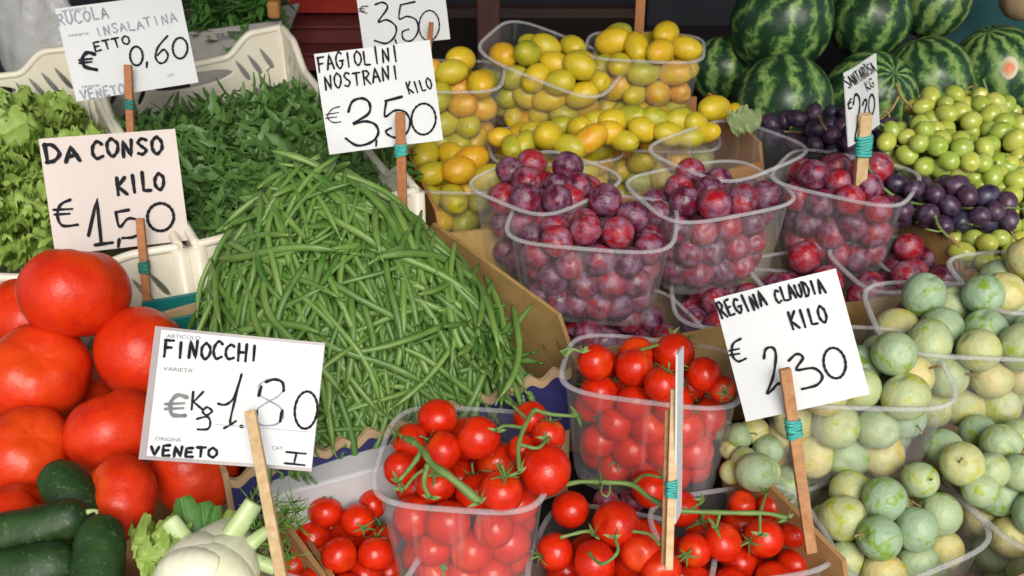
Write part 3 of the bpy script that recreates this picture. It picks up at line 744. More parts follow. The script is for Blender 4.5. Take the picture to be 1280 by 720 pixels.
fill(T, 'cherry_tomato', .0142, .006, 'in the low tub at the crate corner', [(904, 678, 25, .004), (955, 672, 25, .006), (992, 668, 18, .000), (966, 632, 19, .002), (928, 630, 18, .002), (868, 688, 22, .0)], 6)
T = tub('Z3', 778, 700, .125, .10, -16, 'low clear tub of cherry tomatoes in front of the edge-on card', LO)
fill(T, 'cherry_tomato', .0145, .02, 'loose between the two taller tubs', [(770, 655, 30, .030), (713, 637, 24, .022), (694, 690, 24, .018), (800, 690, 26, .022), (742, 702, 28, .020), (826, 712, 26, .018), (812, 612, 24, .010), (852, 636, 22, .006)], 7)
# red plums
T = tub('C', 741, 275, .146, .108, -10, 'clear tub of red plums resting nearest the green beans', 0.0)
fill(T, 'red_plum', .0143, .014, 'in the tub nearest the beans', [(664, 281, 18, .004), (699, 275, 21, .006), (734, 290, 21, .002), (790, 292, 21, .0), (725, 266, 17, .004)], 11)
T = tub('D', 682, 226, .122, .108, 46, 'clear tub turned cornerwise with one red plum perched at its peak', 0.0)
fill(T, 'red_plum', .0143, .024, 'in the cornerwise peaked tub', [(671, 197, 18, .026), (667, 222, 19, .016), (632, 240, 20, .008), (713, 238, 17, .004), (744, 236, 16, .002)], 12)
T = tub('E', 887, 237, .136, .110, 22, 'clear tub heaped with red plums between two other plum tubs', 0.0)
fill(T, 'red_plum', .0143, .020, 'in the heaped middle tub', [(829, 233, 21, .010), (858, 224, 18, .008), (900, 230, 21, .012), (932, 224, 17, .006), (869, 240, 18, .010), (855, 252, 18, .004), (888, 266, 19, .000)], 13)
T = tub('F', 910, 186, .134, .115, 40, 'nearly empty clear tub with a few red plums at its bottom', 0.0)
fill(T, 'red_plum', .0142, .0, 'low in the nearly empty tub', [(878, 208, 17, -.012), (922, 204, 18, -.012), (868, 200, 15, -.02)], 14, 0, 12)
T = tub('G', 1057, 220, .124, .098, -30, 'clear tub of dusky plums with a sign stick standing in it', 0.0)
fill(T, 'red_plum', .0143, .012, 'in the tub with the stick', [(1012, 213, 18, .006), (1051, 227, 19, .006), (1091, 232, 20, .004), (1100, 214, 17, .004)], 15)
T = tub('H', 775, 408, .135, .11, 22, 'lower clear tub of red plums behind the cherry tomatoes', LO)
fill(T, 'red_plum', .0143, .016, 'in the lower tub behind the tomatoes', [(745, 415, 20, .004), (788, 410, 20, .004), (827, 388, 22, .012)], 16)
T = tub('I', 930, 372, .13, .11, -4, 'lower clear tub of red plums behind the white card', LO)
fill(T, 'red_plum', .0142, .022, 'in the lower tub behind the white card', [(877, 402, 19, .004), (910, 352, 17, .012)], 17)
T = tub('I2', 1030, 345, .125, .10, 14, 'lower clear tub of red plums past the top of the white card', -.066)
fill(T, 'red_plum', .0152, .02, 'above the white card', [(977, 332, 18, .02), (1003, 338, 17, .016), (1034, 334, 19, .018), (960, 340, 18, .012)], 18)
T = tub('J', 1127, 328, .115, .095, 14, 'lower clear tub of red plums beside the chamfered brown board', -.052)
fill(T, 'red_plum', .0143, .006, 'in the low tub by the brown board', [], 19)
loose('red_plum', 'loose5', 'deep in the gap below the tomato tub', [(742, 600, 17, -.09), (770, 605, 17, -.092), (800, 598, 17, -.09), (758, 628, 17, -.10), (790, 626, 17, -.10), (726, 620, 16, -.095), (860, 600, 17, -.09), (885, 605, 16, -.092)])
loose('red_plum', 'loose1', 'tucked beside the stained board', [(648, 300, 17, -.05), (636, 330, 19, -.07), (652, 348, 18, -.07), (672, 365, 19, -.07), (735, 418, 18, -.07), (630, 290, 16, -.06)])
# yellow plums
T = tub('K', 552, 94, .130, .098, -3, 'clear tub of yellow plums partly behind the price card', 0.012)
fill(T, 'yellow_plum', .0150, .012, 'in the tub behind the card', [], 21)
T = tub('L', 690, 72, .150, .10, -24, 'tilted clear tub of yellow plums against the wooden post', 0.010, .085, 14, 8)
fill(T, 'yellow_plum', .0150, .022, 'in the tilted tub', [(672, 46, 18, .010), (712, 62, 17, .008), (748, 74, 16, .004)], 22)
T = tub('M', 806, 58, .128, .100, -9, 'clear tub of yellow plums at the back beside the watermelons', 0.012)
fill(T, 'yellow_plum', .0150, .020, 'in the back tub', [(786, 40, 18, .012), (776, 58, 17, .008), (806, 50, 17, .012), (828, 50, 16, .008), (862, 62, 16, .002)], 23)
T = tub('N', 553, 214, .135, .10, -4, 'lower clear tub of yellow plums behind the sign stick', LO + .022)
fill(T, 'yellow_plum', .0150, .014, 'in the lower tub behind the stick', [(548, 218, 20, .010), (527, 196, 18, .012), (600, 206, 15, .006), (572, 192, 15, .012), (520, 214, 15, .006)], 24)
T = tub('O', 693, 180, .14, .105, 6, 'lower clear tub of yellow plums behind the peaked red tub', LO + .022)
fill(T, 'yellow_plum', .0150, .026, 'in the lower middle tub', [(685, 170, 20, .02), (712, 182, 15, .012), (738, 172, 16, .016), (640, 184, 14, .010), (655, 182, 14, .01)], 25)
T = tub('Q', 825, 166, .125, .10, -4, 'lower clear tub of yellow plums behind the heaped red tub', LO + .022)
fill(T, 'yellow_plum', .0150, .028, 'in the lower tub by the leaf', [(745, 152, 15, .02), (768, 150, 16, .022), (790, 146, 15, .022), (820, 150, 16, .02), (850, 150, 16, .018), (893, 134, 18, .02), (870, 152, 15, .02), (910, 155, 14, .01), (916, 138, 10, .014)], 26)
loose('yellow_plum', 'loose3', 'heaped before the upper yellow tubs', [(640, 184, 15, -.025), (656, 180, 15, -.025), (685, 170, 20, -.018), (712, 184, 17, -.022), (738, 174, 18, -.016), (724, 160, 15, -.02), (760, 166, 17, -.018), (768, 151, 17, -.014), (746, 152, 15, -.018), (790, 147, 17, -.012), (803, 162, 16, -.016), (820, 150, 17, -.012), (836, 168, 16, -.018), (850, 150, 17, -.012), (870, 154, 16, -.012), (893, 136, 18, -.010), (915, 156, 15, -.014), (918, 140, 11, -.016), (884, 166, 14, -.02), (780, 176, 15, -.022), (862, 172, 14, -.022), (700, 158, 14, -.026), (668, 164, 14, -.03), (626, 172, 14, -.03)], 0)
# greengages
T = tub('S', 1212, 398, .152, .112, -4, 'clear tub of pale greengages with the rim nearest the grapes', 0.0)
fill(T, 'greengage', .0176, .014, 'in the tub below the grapes', [(1184, 378, 26, .008), (1231, 398, 26, .006), (1161, 401, 25, .004), (1140, 383, 20, .004), (1201, 442, 29, -.012), (1272, 391, 20, .006), (1270, 430, 24, -.004)], 31)
T = tub('T', 1300, 350, .13, .10, 6, 'clear tub of greengages cut by the photo edge behind the others', 0.0)
fill(T, 'greengage', .0178, .016, 'in the tub at the photo edge', [(1262, 355, 29, .008)], 32)
T = tub('U', 1066, 456, .136, .108, -3, 'clear tub of frosted greengages right behind the white card', 0.0)
fill(T, 'greengage', .0172, .018, 'in the tub behind the white card', [(1089, 408, 25, .022), (1131, 415, 20, .014), (1138, 446, 28, .006), (1084, 444, 18, .014), (1120, 478, 29, -.004), (1078, 476, 22, .0), (1060, 455, 18, .01)], 33)
T = tub('W', 1110, 650, .125, .105, 26, 'lower clear tub of yellowing greengages by the tomato crate corner', LO)
fill(T, 'greengage', .0160, .034, 'in the lower tub by the crate corner', [(1056, 617, 30, .024), (1095, 650, 26, .018), (1136, 660, 27, .014), (1048, 672, 25, .002), (1099, 690, 30, -.006), (1170, 628, 28, .016), (1112, 618, 24, .020), (1090, 640, 20, .016)], 34)
T = tub('X', 1318, 612, .145, .11, 22, 'lower clear tub of greengages with mint green bloom by the board', LO)
fill(T, 'greengage', .0160, .034, 'in the lower tub by the front board', [(1166, 557, 25, .024), (1203, 578, 27, .022), (1225, 630, 24, .004), (1240, 590, 20, .018), (1212, 632, 23, .008), (1252, 560, 24, .02), (1245, 625, 22, .010)], 35)
T = tub('V', 995, 590, .12, .095, 24, '', LO - .005, real=False)
fill(T, 'greengage', .0172, .020, 'low behind the wooden stick', [(945, 589, 26, .006), (1018, 590, 25, .012), (1040, 575, 22, .01), (965, 556, 20, .012), (930, 548, 17, .012), (1015, 630, 24, .004)], 36)
loose('greengage', 'loose2', 'loose under the upper tub', [(1196, 494, 26, -.062), (1240, 500, 27, -.064), (1146, 555, 22, -.05), (1095, 590, 24, -.052), (1120, 570, 22, -.054), (1180, 560, 24, -.052), (1060, 575, 22, -.052), (1222, 540, 22, -.06), (1262, 530, 22, -.06), (1166, 557, 26, -.042), (1203, 580, 28, -.040), (1240, 588, 23, -.044), (1252, 556, 26, -.046), (1150, 600, 23, -.050), (1276, 590, 24, -.044), (1130, 575, 23, -.05), (1275, 545, 22, -.054), (1225, 612, 23, -.05)])

loose('greengage', 'loose4', 'wedged between the tomatoes and the white card', [(958, 590, 18, -.058), (915, 590, 16, -.062), (924, 545, 17, -.05), (943, 538, 17, -.05), (930, 575, 17, -.055), (945, 590, 25, -.045), (960, 562, 19, -.055), (913, 562, 14, -.06), (972, 545, 17, -.06), (905, 540, 15, -.065)])
# ------------------------------------------------------------------ prune what no view shows, then make the fruits
def inside(p, T, mg):
    q = T['m'].inverted() @ p
    return -T['h'] - mg < q.z < .0 and abs(q.x) < T['w'] / 2 * .9 + mg and abs(q.y) < T['d'] / 2 * .9 + mg
keep = []
for f in FR:
    lowcl = next((t_ for t_ in TUBS if t_['key'] == f['cl']), None)
    if lowcl is None or lowcl['off'] < -.02:
        if f['cl'] != 'loose4' and any(inside(f['p'], t_, f['r'] * .35) for t_ in TUBS if t_['off'] > -.02 or (t_['key'] in 'WX' and f['cl'] in ('V', 'loose2'))): continue
    keep.append(f)
FR = keep
SIGNS_OCC = [([(191, 408), (404, 428), (392, 590), (175, 574)], .70), ([(909, 369), (1060, 336), (1071, 492), (916, 532)], .74), ([(395, 66), (539, 51), (552, 174), (409, 195)], .96)]
def visible(eye, main):
    Wd, Hd = 640, 360; sc = .5; zb = np.full((Hd, Wd), 9.0); ib = np.full((Hd, Wd), -1, int); yy, xx = np.mgrid[0:Hd, 0:Wd]
    if main:
        for poly, Z in SIGNS_OCC:
            m = np.ones((Hd, Wd), bool)
            for i in range(4):
                (x0, y0), (x1, y1) = poly[i], poly[(i + 1) % 4]; m &= ((x1 - x0) * (yy / sc - y0) - (y1 - y0) * (xx / sc - x0)) > 0
            zb[m] = Z
    for i, f in enumerate(FR):
        v = f['p'] - eye; z = v.dot(FW); cx = (640 + FPX * v.dot(RT) / z) * sc; cy = (360 - FPX * v.dot(UPV) / z) * sc; rp = FPX * f['r'] / z * sc
        x0, x1, y0, y1 = int(max(cx - rp, 0)), int(min(cx + rp + 1, Wd)), int(max(cy - rp, 0)), int(min(cy + rp + 1, Hd))
        if x1 <= x0 or y1 <= y0: continue
        d2 = ((xx[y0:y1, x0:x1] - cx) ** 2 + (yy[y0:y1, x0:x1] - cy) ** 2) / rp ** 2
        zz = z - f['r'] * np.sqrt(np.clip(1 - d2, 0, 1)); m = (d2 < 1) & (zz < zb[y0:y1, x0:x1])
        zb[y0:y1, x0:x1][m] = zz[m]; ib[y0:y1, x0:x1][m] = i
    return np.bincount(ib[ib >= 0].ravel(), minlength=len(FR))
v0 = visible(CAM, True); vs_ = [visible(CAM + RT * dx, False) for dx in (-.25, .25)]
fruits = []
for i, f in enumerate(FR):
    f['vis'] = v0[i]
    if v0[i] >= 8 or max(q[i] for q in vs_) > 60: fruits.append(f)
ORD = ['first', 'second', 'third', 'fourth', 'fifth', 'sixth', 'seventh', 'eighth', 'ninth', 'tenth', 'eleventh', 'twelfth', 'thirteenth']
ROW = ['top', 'second', 'third', 'fourth', 'fifth', 'sixth', 'seventh', 'eighth', 'ninth', 'tenth']
byc = {}
for f in fruits: byc.setdefault(f['cl'], []).append(f)
for cl, fs in byc.items():
    see = [f for f in fs if f['vis'] >= 8]
    for f in see: f['px'], f['py'], z = proj(f['p']); f['pr'] = FPX * f['r'] / z
    see.sort(key=lambda f: f['py']); rows = []
    for f in see:
        if rows and f['py'] - rows[-1][0]['py'] < f['pr'] * 1.05: rows[-1].append(f)
        else: rows.append([f])
    for ri, row in enumerate(rows):
        row.sort(key=lambda f: f['px'])
        for ci, f in enumerate(row):
            k = f['kind'].replace('_', ' ')
            pos = f"alone in row {ROW[ri]}" if len(row) == 1 else f"{ORD[min(ci, 12)]} from the left"
            f['lab'] = (f"{k} {f['phrase']}, {ROW[min(ri, 9)]} row, {ORD[min(ci, 12)]} from left") if len(row) > 1 else f"{k} {f['phrase']}, alone in its {ROW[min(ri, 9)]} row"
    for f in fs:
        if 'lab' not in f: f['lab'] = f"{f['kind'].replace('_', ' ')} buried {f['phrase']}"
rf = random.Random(77); NC = 0
for f in fruits:
    o = link(f['kind'], rf.choice(FM[f['kind']])); s_ = f['r']; k = f['kind']
    o.location = f['p']
    if k == 'yellow_plum': s_ *= .94; o.rotation_euler = (rf.uniform(1.0, 2.1), rf.uniform(-.3, .3), 1.57 + rf.gauss(0, .75))
    elif k == 'cherry_tomato': o.rotation_euler = (rf.uniform(-1.5, 1.5), rf.uniform(-1.5, 1.5), rf.uniform(0, 6.28))
    else: o.rotation_euler = (rf.uniform(-1.4, 1.4), rf.uniform(-1.4, 1.4), rf.uniform(0, 6.28))
    o.scale = (s_ * rf.uniform(.97, 1.03), s_ * rf.uniform(.97, 1.03), s_ * rf.uniform(.97, 1.03))
    tag(o, f['lab'], {'cherry_tomato': 'tomato', 'greengage': 'greengage'}.get(k, 'plum'), f['group'])
    if k == 'cherry_tomato' and f['vis'] > 90 and rf.random() < .6:
        link('calyx', rf.choice(CAL), None, o); NC += 1
    if k in ('greengage',) and f['vis'] > 150 and rf.random() < .15:
        b = MB(); b.tube([(0, 0, .9), (.03, 0, 1.1), (.12, .03, 1.32), (.2, .06, 1.4)], [.06, .05, .05, .08], 6); link('stalk', b.mesh('stalk'), M['dry_stem'], o)
print('FRUITS', len(fruits), {k: sum(1 for f in fruits if f['kind'] == k) for k in FM})

# ------------------------------------------------------------------ large tomatoes
big = [(93, 365, 66, .845, 'big round tomato on top of the pile beside the pink card'), (46, 467, 64, .835, 'large tomato below the top one, cut by the photo edge'),
       (182, 444, 66, .86, 'large tomato half hidden by the plastic sleeved card'), (34, 564, 56, .79, 'large dark red tomato above the cucumbers'),
       (143, 540, 58, .80, 'large tomato in the middle of the pile touching the sleeved card'), (150, 622, 50, .745, 'smaller tomato between the cucumbers and the fennel'),
       (245, 582, 58, .80, 'large tomato showing only below the sleeved card'), (22, 650, 48, .745, 'tomato mostly covered by the lying cucumber'), (34, 396, 50, .91, 'orange tinged tomato behind the topmost one'),
       (95, 505, 52, .90, 'tomato deep in the pile between four others'), (205, 520, 50, .89, 'tomato deep in the pile behind the sleeved card')]
for i, (px, py, rp, Z, lab) in enumerate(big):
    p = D(px, py, Z); o = link('beef_tomato', FM['beef_tomato'][i % 3], None, None, p); r = rp * Z / FPX * 1.03; o.scale = (r, r, r)
    o.rotation_euler = [(-.5, .25, .3), (.5, -.3, 1.2), (1.0, .3, 2), (.6, .2, .7), (.8, -.2, 4), (.9, .3, 5), (1.1, 0, 1), (.9, .2, 2), (.4, -.5, 3), (0, 0, 0), (1, 0, 0)][i]
    tag(o, lab, 'tomato', 'large round tomatoes in the left pile')
    if i in (0,):
        b = MB(); cv = [(0, 0, .70), (0.02, 0, .74)]; b.tube(cv, [.07, .05], 9); link('stem_scar', b.mesh('scar'), M['dry_stem'], o)

# ------------------------------------------------------------------ cucumbers
def cuc(pts, rad, lab):
    P = [D(x, y, Z) for x, y, Z in pts]; c = P[len(P) // 2]; root = empty('cucumber', c, lab, 'cucumber', 'dark cucumbers in the corner')
    P = smoothline(P, 7); b = MB(); m = len(P)
    b.tube([p - c for p in P], lambda t_: rad * max(.05, (1 - abs(2 * t_ - 1) ** 4.2) ** .5) * (1 + .012 * math.sin(t_ * 31)), 22)
    ctr_ = [p - c for p in P]
    b.v = [tuple(ctr_[min(i // 22, m - 1)] + (Vector(v) - ctr_[min(i // 22, m - 1)]) * (1 + .022 * math.cos(6 * 2 * math.pi * (i % 22) / 22) + .012 * math.sin(i * 1.7))) for i, v in enumerate(b.v)]
    link('body', b.mesh('cucumber'), M['cucumber_skin'], root)
    d = (P[-1] - P[-2]).normalized(); e = P[-1] - c; b = MB(); b.tube([e - d * .004, e + d * .002, e + d * .006 + Vector((.001, -.003, .001)), e + d * .007 + Vector((.002, -.008, -.003))], [.003, .0016, .0012, .0010], 8); link('stalk', b.mesh('stalk'), M['fennel_stalk'], root)
cuc([(-70, 685, .70), (-10, 672, .70), (50, 660, .70), (110, 640, .702)], .0145, 'dark cucumber lying across in front of the tomatoes')
cuc([(62, 590, .745), (85, 612, .735), (105, 645, .728), (122, 690, .725)], .0165, 'dark cucumber slanting down between the tomatoes')
cuc([(128, 648, .70), (124, 690, .685), (120, 735, .672), (112, 790, .66)], .0160, 'dark cucumber standing end up beside the fennel')
cuc([(-60, 735, .68), (-5, 722, .68), (45, 712, .68), (98, 700, .685)], .0160, 'dark cucumber lowest at the bottom edge of the photo')

# ------------------------------------------------------------------ fennel
root = empty('fennel', D(272, 700, .69), 'white fennel bulb with cut stalks and green fronds', 'fennel'); c = local(root)
ax = (D(300, 655, .705) - D(262, 735, .66)).normalized(); side = ax.cross(FW).normalized(); fwd = side.cross(ax).normalized()
def bulb_layer(w, h_, th, phase, cut, off):
    vs = []; fs = []; nu, nv = 72, 26
    for i in range(nv + 1):
        t_ = i / nv; prof = (math.sin(math.pi * (t_ * .80 + .10)) ** .7) * (1 - .42 * t_ * t_)
        for k in range(nu + 1):
            u = (k / nu - .5); a = phase + u * cut * (1 - (.35 * t_ ** 2 if cut < 6 else 0)); rib = 1 + .0045 * math.sin(a * 26) * (.2 + t_) + .008 * math.sin(a * 7 + 2)
            vs.append(off + side * (w * prof * rib * math.sin(a)) - fwd * (th * prof * rib * math.cos(a)) + ax * (h_ * (t_ - .55) * (1 - (.30 * (2 * u) ** 2 if cut < 6 else 0))))
    for i in range(nv):
        for k in range(nu): fs.append((i * (nu + 1) + k, i * (nu + 1) + k + 1, (i + 1) * (nu + 1) + k + 1, (i + 1) * (nu + 1) + k))
    b = MB(); b.add(vs, fs); return b.mesh('layer')
zv = Vector((0, 0, 0))
for j, (w, h_, th, ph, cut, off) in enumerate([(.027, .070, .020, 0, 6.3, zv), (.029, .066, .0235, -.75, 2.3, -ax * .004 - side * .002), (.029, .062, .0245, .85, 2.2, -ax * .007 + side * .003), (.031, .054, .0275, -.25, 2.3, -ax * .013 - side * .001), (.031, .046, .030, .55, 1.9, -ax * .019 + side * .002)]):
    o = link('bulb_layer', bulb_layer(w, h_, th, ph, cut, off), M['fennel_flesh'], root)
    md = o.modifiers.new('solid', 'SOLIDIFY'); md.thickness = .0018; md.offset = -1
def stalk(pxs, r0, r1, mt='fennel_stalk', nm='stalk'):
    P = smoothline([D(*q) - c for q in pxs], 5); b = MB(); b.tube(P, lambda t_: r0 + (r1 - r0) * t_, 14, .75); link(nm, b.mesh(nm), M[mt], root)
stalk([(278, 690, .69), (293, 665, .692), (305, 648, .694), (318, 628, .696)], .0085, .0070)
stalk([(300, 692, .69), (318, 676, .692), (335, 662, .695)], .006, .0035)
stalk([(245, 690, .69), (228, 672, .692), (212, 650, .694)], .007, .0062)
stalk([(225, 695, .69), (212, 680, .692), (202, 668, .694)], .006, .006)
stalk([(308, 700, .69), (330, 705, .69), (345, 712, .69)], .006, .004)
def broad_leaf(pxs, w, mt, nm='leaf', ruff=.0, seed=0):
    rr = random.Random(seed); P = smoothline([D(*q) - c for q in pxs], 14); n_ = len(P); vs = []; fs = []; kk = 16
    for i, p in enumerate(P):
        t_ = i / (n_ - 1); d = (P[min(i + 1, n_ - 1)] - P[max(i - 1, 0)]).normalized(); s_ = d.cross(FW).normalized(); ww = w * (math.sin(math.pi * min(1, .12 + t_ * .8)) ** .6)
        for k in range(kk + 1):
            u = k / kk * 2 - 1; e = ruff * u * u * (math.sin(i * .75 + u * 4 + seed) + .5 * math.sin(i * 1.9 - u * 9 + seed)); vs.append(p + s_ * (u * ww * (1 + (.10 * math.sin(i * 2.4 + seed) if ruff else 0)) + e * .5) + FW * (.004 * u * u - e * .8 - .0012 * math.exp(-(u / .12) ** 2)))
    for i in range(n_ - 1):
        for k in range(kk): fs.append((i * (kk + 1) + k, i * (kk + 1) + k + 1, (i + 1) * (kk + 1) + k + 1, (i + 1) * (kk + 1) + k))
    b = MB(); b.add(vs, fs); link(nm, b.mesh(nm), M[mt], root)
broad_leaf([(248, 690, .70), (235, 660, .705), (226, 622, .71)], .010, 'herb_leaf', seed=1)
broad_leaf([(252, 690, .702), (255, 660, .706), (252, 628, .712)], .009, 'herb_leaf', seed=2)
broad_leaf([(258, 690, .70), (264, 660, .704), (270, 632, .706)], .005, 'herb_leaf', seed=3)
broad_leaf([(270, 690, .704), (282, 660, .708), (290, 638, .712)], .006, 'lettuce_leaf', seed=4)
for j, (a, w) in enumerate([([(240, 684, .693), (205, 680, .688), (165, 678, .692)], .010), ([(238, 690, .688), (205, 695, .682), (170, 700, .682)], .012), ([(236, 700, .684), (212, 715, .678), (190, 735, .672)], .012), ([(230, 684, .70), (195, 668, .705), (160, 668, .71)], .009)]):
    broad_leaf(a, w, 'lettuce_leaf', 'leaf', .008, 10 + j)
rr = random.Random(9); b = MB()
for k in range(46):
    x, y = rr.uniform(318, 372), rr.uniform(625, 715); p = D(x, y, rr.uniform(.695, .715)) - c
    for q in range(7):
        dd = Vector((rr.uniform(-1, 1), rr.uniform(-.6, .6), rr.uniform(-.3, 1))).normalized() * rr.uniform(.006, .015); b.tube([p, p + dd * .6, p + dd + Vector((0, 0, .001))], [.0005, .0004, .0002], 4)
link('fronds', b.mesh('fronds'), M['fennel_frond'], root)

# ------------------------------------------------------------------ watermelons
wm = [(977, 28, 63, 1.36, (.35, .25, 0), 'large watermelon stacked on top nearest the yellow plums'), (1086, 22, 52, 1.40, (.2, -.1, 2), 'top row watermelon in the middle with its stripes hazy'), (1168, 2, 44, 1.44, (.3, .2, 1), 'top row watermelon beside the teal cloth'),
      (978, 130, 62, 1.30, (.55, .08, 3), 'bottom row watermelon behind the dark grapes'), (1085, 124, 58, 1.36, (.7, -.1, .5), 'watermelon half hidden by the oblique price card'), (1161, 100, 54, 1.38, (.45, .05, 4), 'watermelon between the oblique card and the stickered one'),
      (1246, 92, 56, 1.40, (.4, -.1, 5), 'watermelon with an oval red and cream sticker'), (904, 88, 42, 1.42, (.4, .2, 2.5), 'small dark watermelon squeezed behind the yellow plum tub')]
for i, (px, py, rp, Z, rot, lab) in enumerate(wm):
    p = D(px, py, Z); o = link('watermelon', FM['watermelon'][i % 2], None, None, p); r = rp * Z / FPX; o.scale = (r, r, r); o.rotation_euler = rot
    tag(o, lab, 'watermelon', 'watermelons piled at the back')
    if i == 6:
        sp_ = D(1259, 86, Z); d = (CAM - p).normalized(); hit = p + ((sp_ - p) + d * math.sqrt(max(r * r * 1.02 - (sp_ - p).length_squared, 0)))
        nrm = (hit - p).normalized(); b = MB(); vs = [(0, 0, 0)]; n_ = 24
        q = nrm.to_track_quat('Z', 'Y').to_matrix()
        for k in range(n_): a = 2 * math.pi * k / n_; vs.append((.0105 * math.cos(a), .0145 * math.sin(a), -.0015))
        vs += [(x, y, z - .0012) for x, y, z in vs[1:]]
        b.add(vs, [(0, 1 + k, 1 + (k + 1) % n_) for k in range(n_)] + [(1 + k, 1 + n_ + k, 1 + n_ + (k + 1) % n_, 1 + (k + 1) % n_) for k in range(n_)])
        st = link('sticker', b.mesh('sticker'), M['melon_sticker'], o); inv = (Matrix.Translation(p) @ o.rotation_euler.to_matrix().to_4x4() @ Matrix.Scale(r, 4)).inverted()
        st.matrix_local = inv @ (Matrix.Translation(p + nrm * (r * 1.035)) @ q.to_4x4())

# ------------------------------------------------------------------ grapes
def bunch(px, py, off, dirpx, L, w, n, mt, lab, seed, grp, stem='vine_stem', r=.0093):
    n = int(n * 1.25); rr = random.Random(seed); c = PU(px, py, off); root = empty('grape_bunch', c, lab, 'grapes', grp)
    e = PU(dirpx[0], dirpx[1], off); ax = (e - c).normalized(); sd2 = ax.cross(Vector((0, 0, 1))).normalized(); up = sd2.cross(ax)
    pts = []; tries = 0
    while len(pts) < n and tries < 9000:
        tries += 1; t_ = rr.random(); ww = w * (.35 + .65 * math.sin(math.pi * min(1, t_ * .75 + .22))); a = rr.uniform(0, 6.28); q = math.sqrt(rr.uniform(.25, 1))
        p = ax * (L * (t_ - .5)) + sd2 * (ww * q * math.cos(a)) + up * (ww * .75 * q * math.sin(a))
        if all((p - o_).length > r * 1.66 for o_ in pts): pts.append(p)
    for p in pts:
        o = link('grape', rr.choice(GR[mt]), None, root, p); s_ = r * rr.uniform(.9, 1.12); o.scale = (s_, s_, s_); o.rotation_euler = (rr.uniform(0, 3), rr.uniform(0, 3), rr.uniform(0, 3))
    b = MB(); s0 = -ax * (L * .62) + up * .012; b.tube(smoothline([s0, -ax * L * .4, ax * L * .0, ax * L * .35], 4), .0016, 6)
    for p in pts[::4]: b.tube([p * .4, p * .9], .0007, 4)
    b.tube(smoothline([s0, s0 - ax * .012 + up * .012, s0 - ax * .02 + up * .026 + sd2 * .006], 4), .0015, 6)
    for p in rr.sample(pts, 4):
        d = (p + up * .012).normalized(); b.tube(smoothline([p * .6, p + d * .004, p + d * .012 + sd2 * rr.uniform(-.008, .008), p + d * .016 + ax * rr.uniform(-.014, .014)], 3), .0011, 5)
    link('stem', b.mesh('stem'), M[stem], root)
GR = {}
for mt in ('green_grape', 'black_grape'):
    GR[mt] = [me.copy() for me in FM['grape']]
    for me in GR[mt]: me.materials.append(M[mt])
gg, bgp = 'green grape bunches by the watermelons', 'black grape bunches by the watermelons'
bunch(1210, 148, -.005, (1280, 150), .10, .034, 62, 'green_grape', 'bright green grape bunch under the stickered watermelon', 1, gg, 'dry_stem')
bunch(1262, 190, -.012, (1300, 240), .10, .036, 60, 'green_grape', 'green grape bunch with twiggy stem at the photo edge', 2, gg)
bunch(1176, 192, .0, (1240, 208), .105, .031, 66, 'green_grape', 'yellow green grape bunch hanging over the blue grapes', 3, gg)
bunch(1262, 255, -.03, (1275, 330), .10, .036, 60, 'green_grape', 'green grape bunch lying above the far greengage tub', 4, gg)
bunch(1250, 312, -.04, (1300, 312), .08, .020, 26, 'green_grape', 'green grape bunch low in front of the blue grapes', 5, gg)
bunch(1190, 258, -.014, (1250, 264), .105, .026, 60, 'black_grape', 'blue black grape bunch below the yellow green one', 6, bgp)
bunch(1020, 165, -.02, (960, 165), .10, .030, 60, 'black_grape', 'purple grape bunch with reddish stem before the watermelon', 7, bgp, 'dry_stem')
bunch(1108, 185, -.02, (1140, 185), .09, .030, 50, 'black_grape', 'dark grape bunch between the oblique card and green grapes', 8, bgp, 'dry_stem')

# leaf by the yellow plums
root = empty('plum_leaf', PU(938, 152, -.02), 'single grey green leaf lying beside the yellow plums', 'leaf'); c = local(root)
def leaf_only(pxs, w, mt):
    global root
    broad_leaf(pxs, w, mt, 'blade', .004, 5)
leaf_only([(912, 158, 1.12), (930, 150, 1.11), (952, 150, 1.10)], .014, 'vine_leaf')

# ------------------------------------------------------------------ tomato vines
def vine(paths, lab):
    P0 = PU(*paths[0][0][0]); root = empty('tomato_vine', P0, lab, 'vine', 'tomato vines in the tubs')
    b = MB()
    for pts, r0, r1 in paths:
        P = smoothline([PU(*q) - P0 for q in pts], 6); b.tube(P, lambda t_: (r0 + (r1 - r0) * t_) * (1 + .12 * math.sin(t_ * 23)), 8)
    link('stem', b.mesh('vine'), M['vine_stem'], root)
    rr = random.Random(len(paths))
    for pts, r0, r1 in paths:
        e = PU(*pts[-1]) - P0; b = MB()
        for k in range(5):
            d = Vector((rr.uniform(-1, 1), rr.uniform(-1, 1), rr.uniform(-.3, .8))).normalized() * rr.uniform(.005, .010); sdv = d.orthogonal().normalized() * .0012
            b.add([e - sdv, e + sdv, e + d * .6 + sdv * .8, e + d, e + d * .6 - sdv * .8], [(0, 1, 2, 3, 4)])
        link('calyx', b.mesh('calyx', False), M['vine_stem'], root)
vine([([(512, 548, .035), (528, 562, .040), (540, 580, .042), (565, 598, .042), (600, 628, .030)],   .0020, .0030), ([(528, 562, .040), (515, 582, .03), (498, 602, .022)], .002, .0012), ([(535, 580, .040), (530, 605, .028), (538, 622, .02)], .002, .0014), ([(520, 555, .038), (505, 548, .034)], .0022, .0018),
      ([(545, 582, .040), (522, 592, .030), (505, 612, .018)], .0014, .001)], 'thick green tomato vine lying across the square tub')
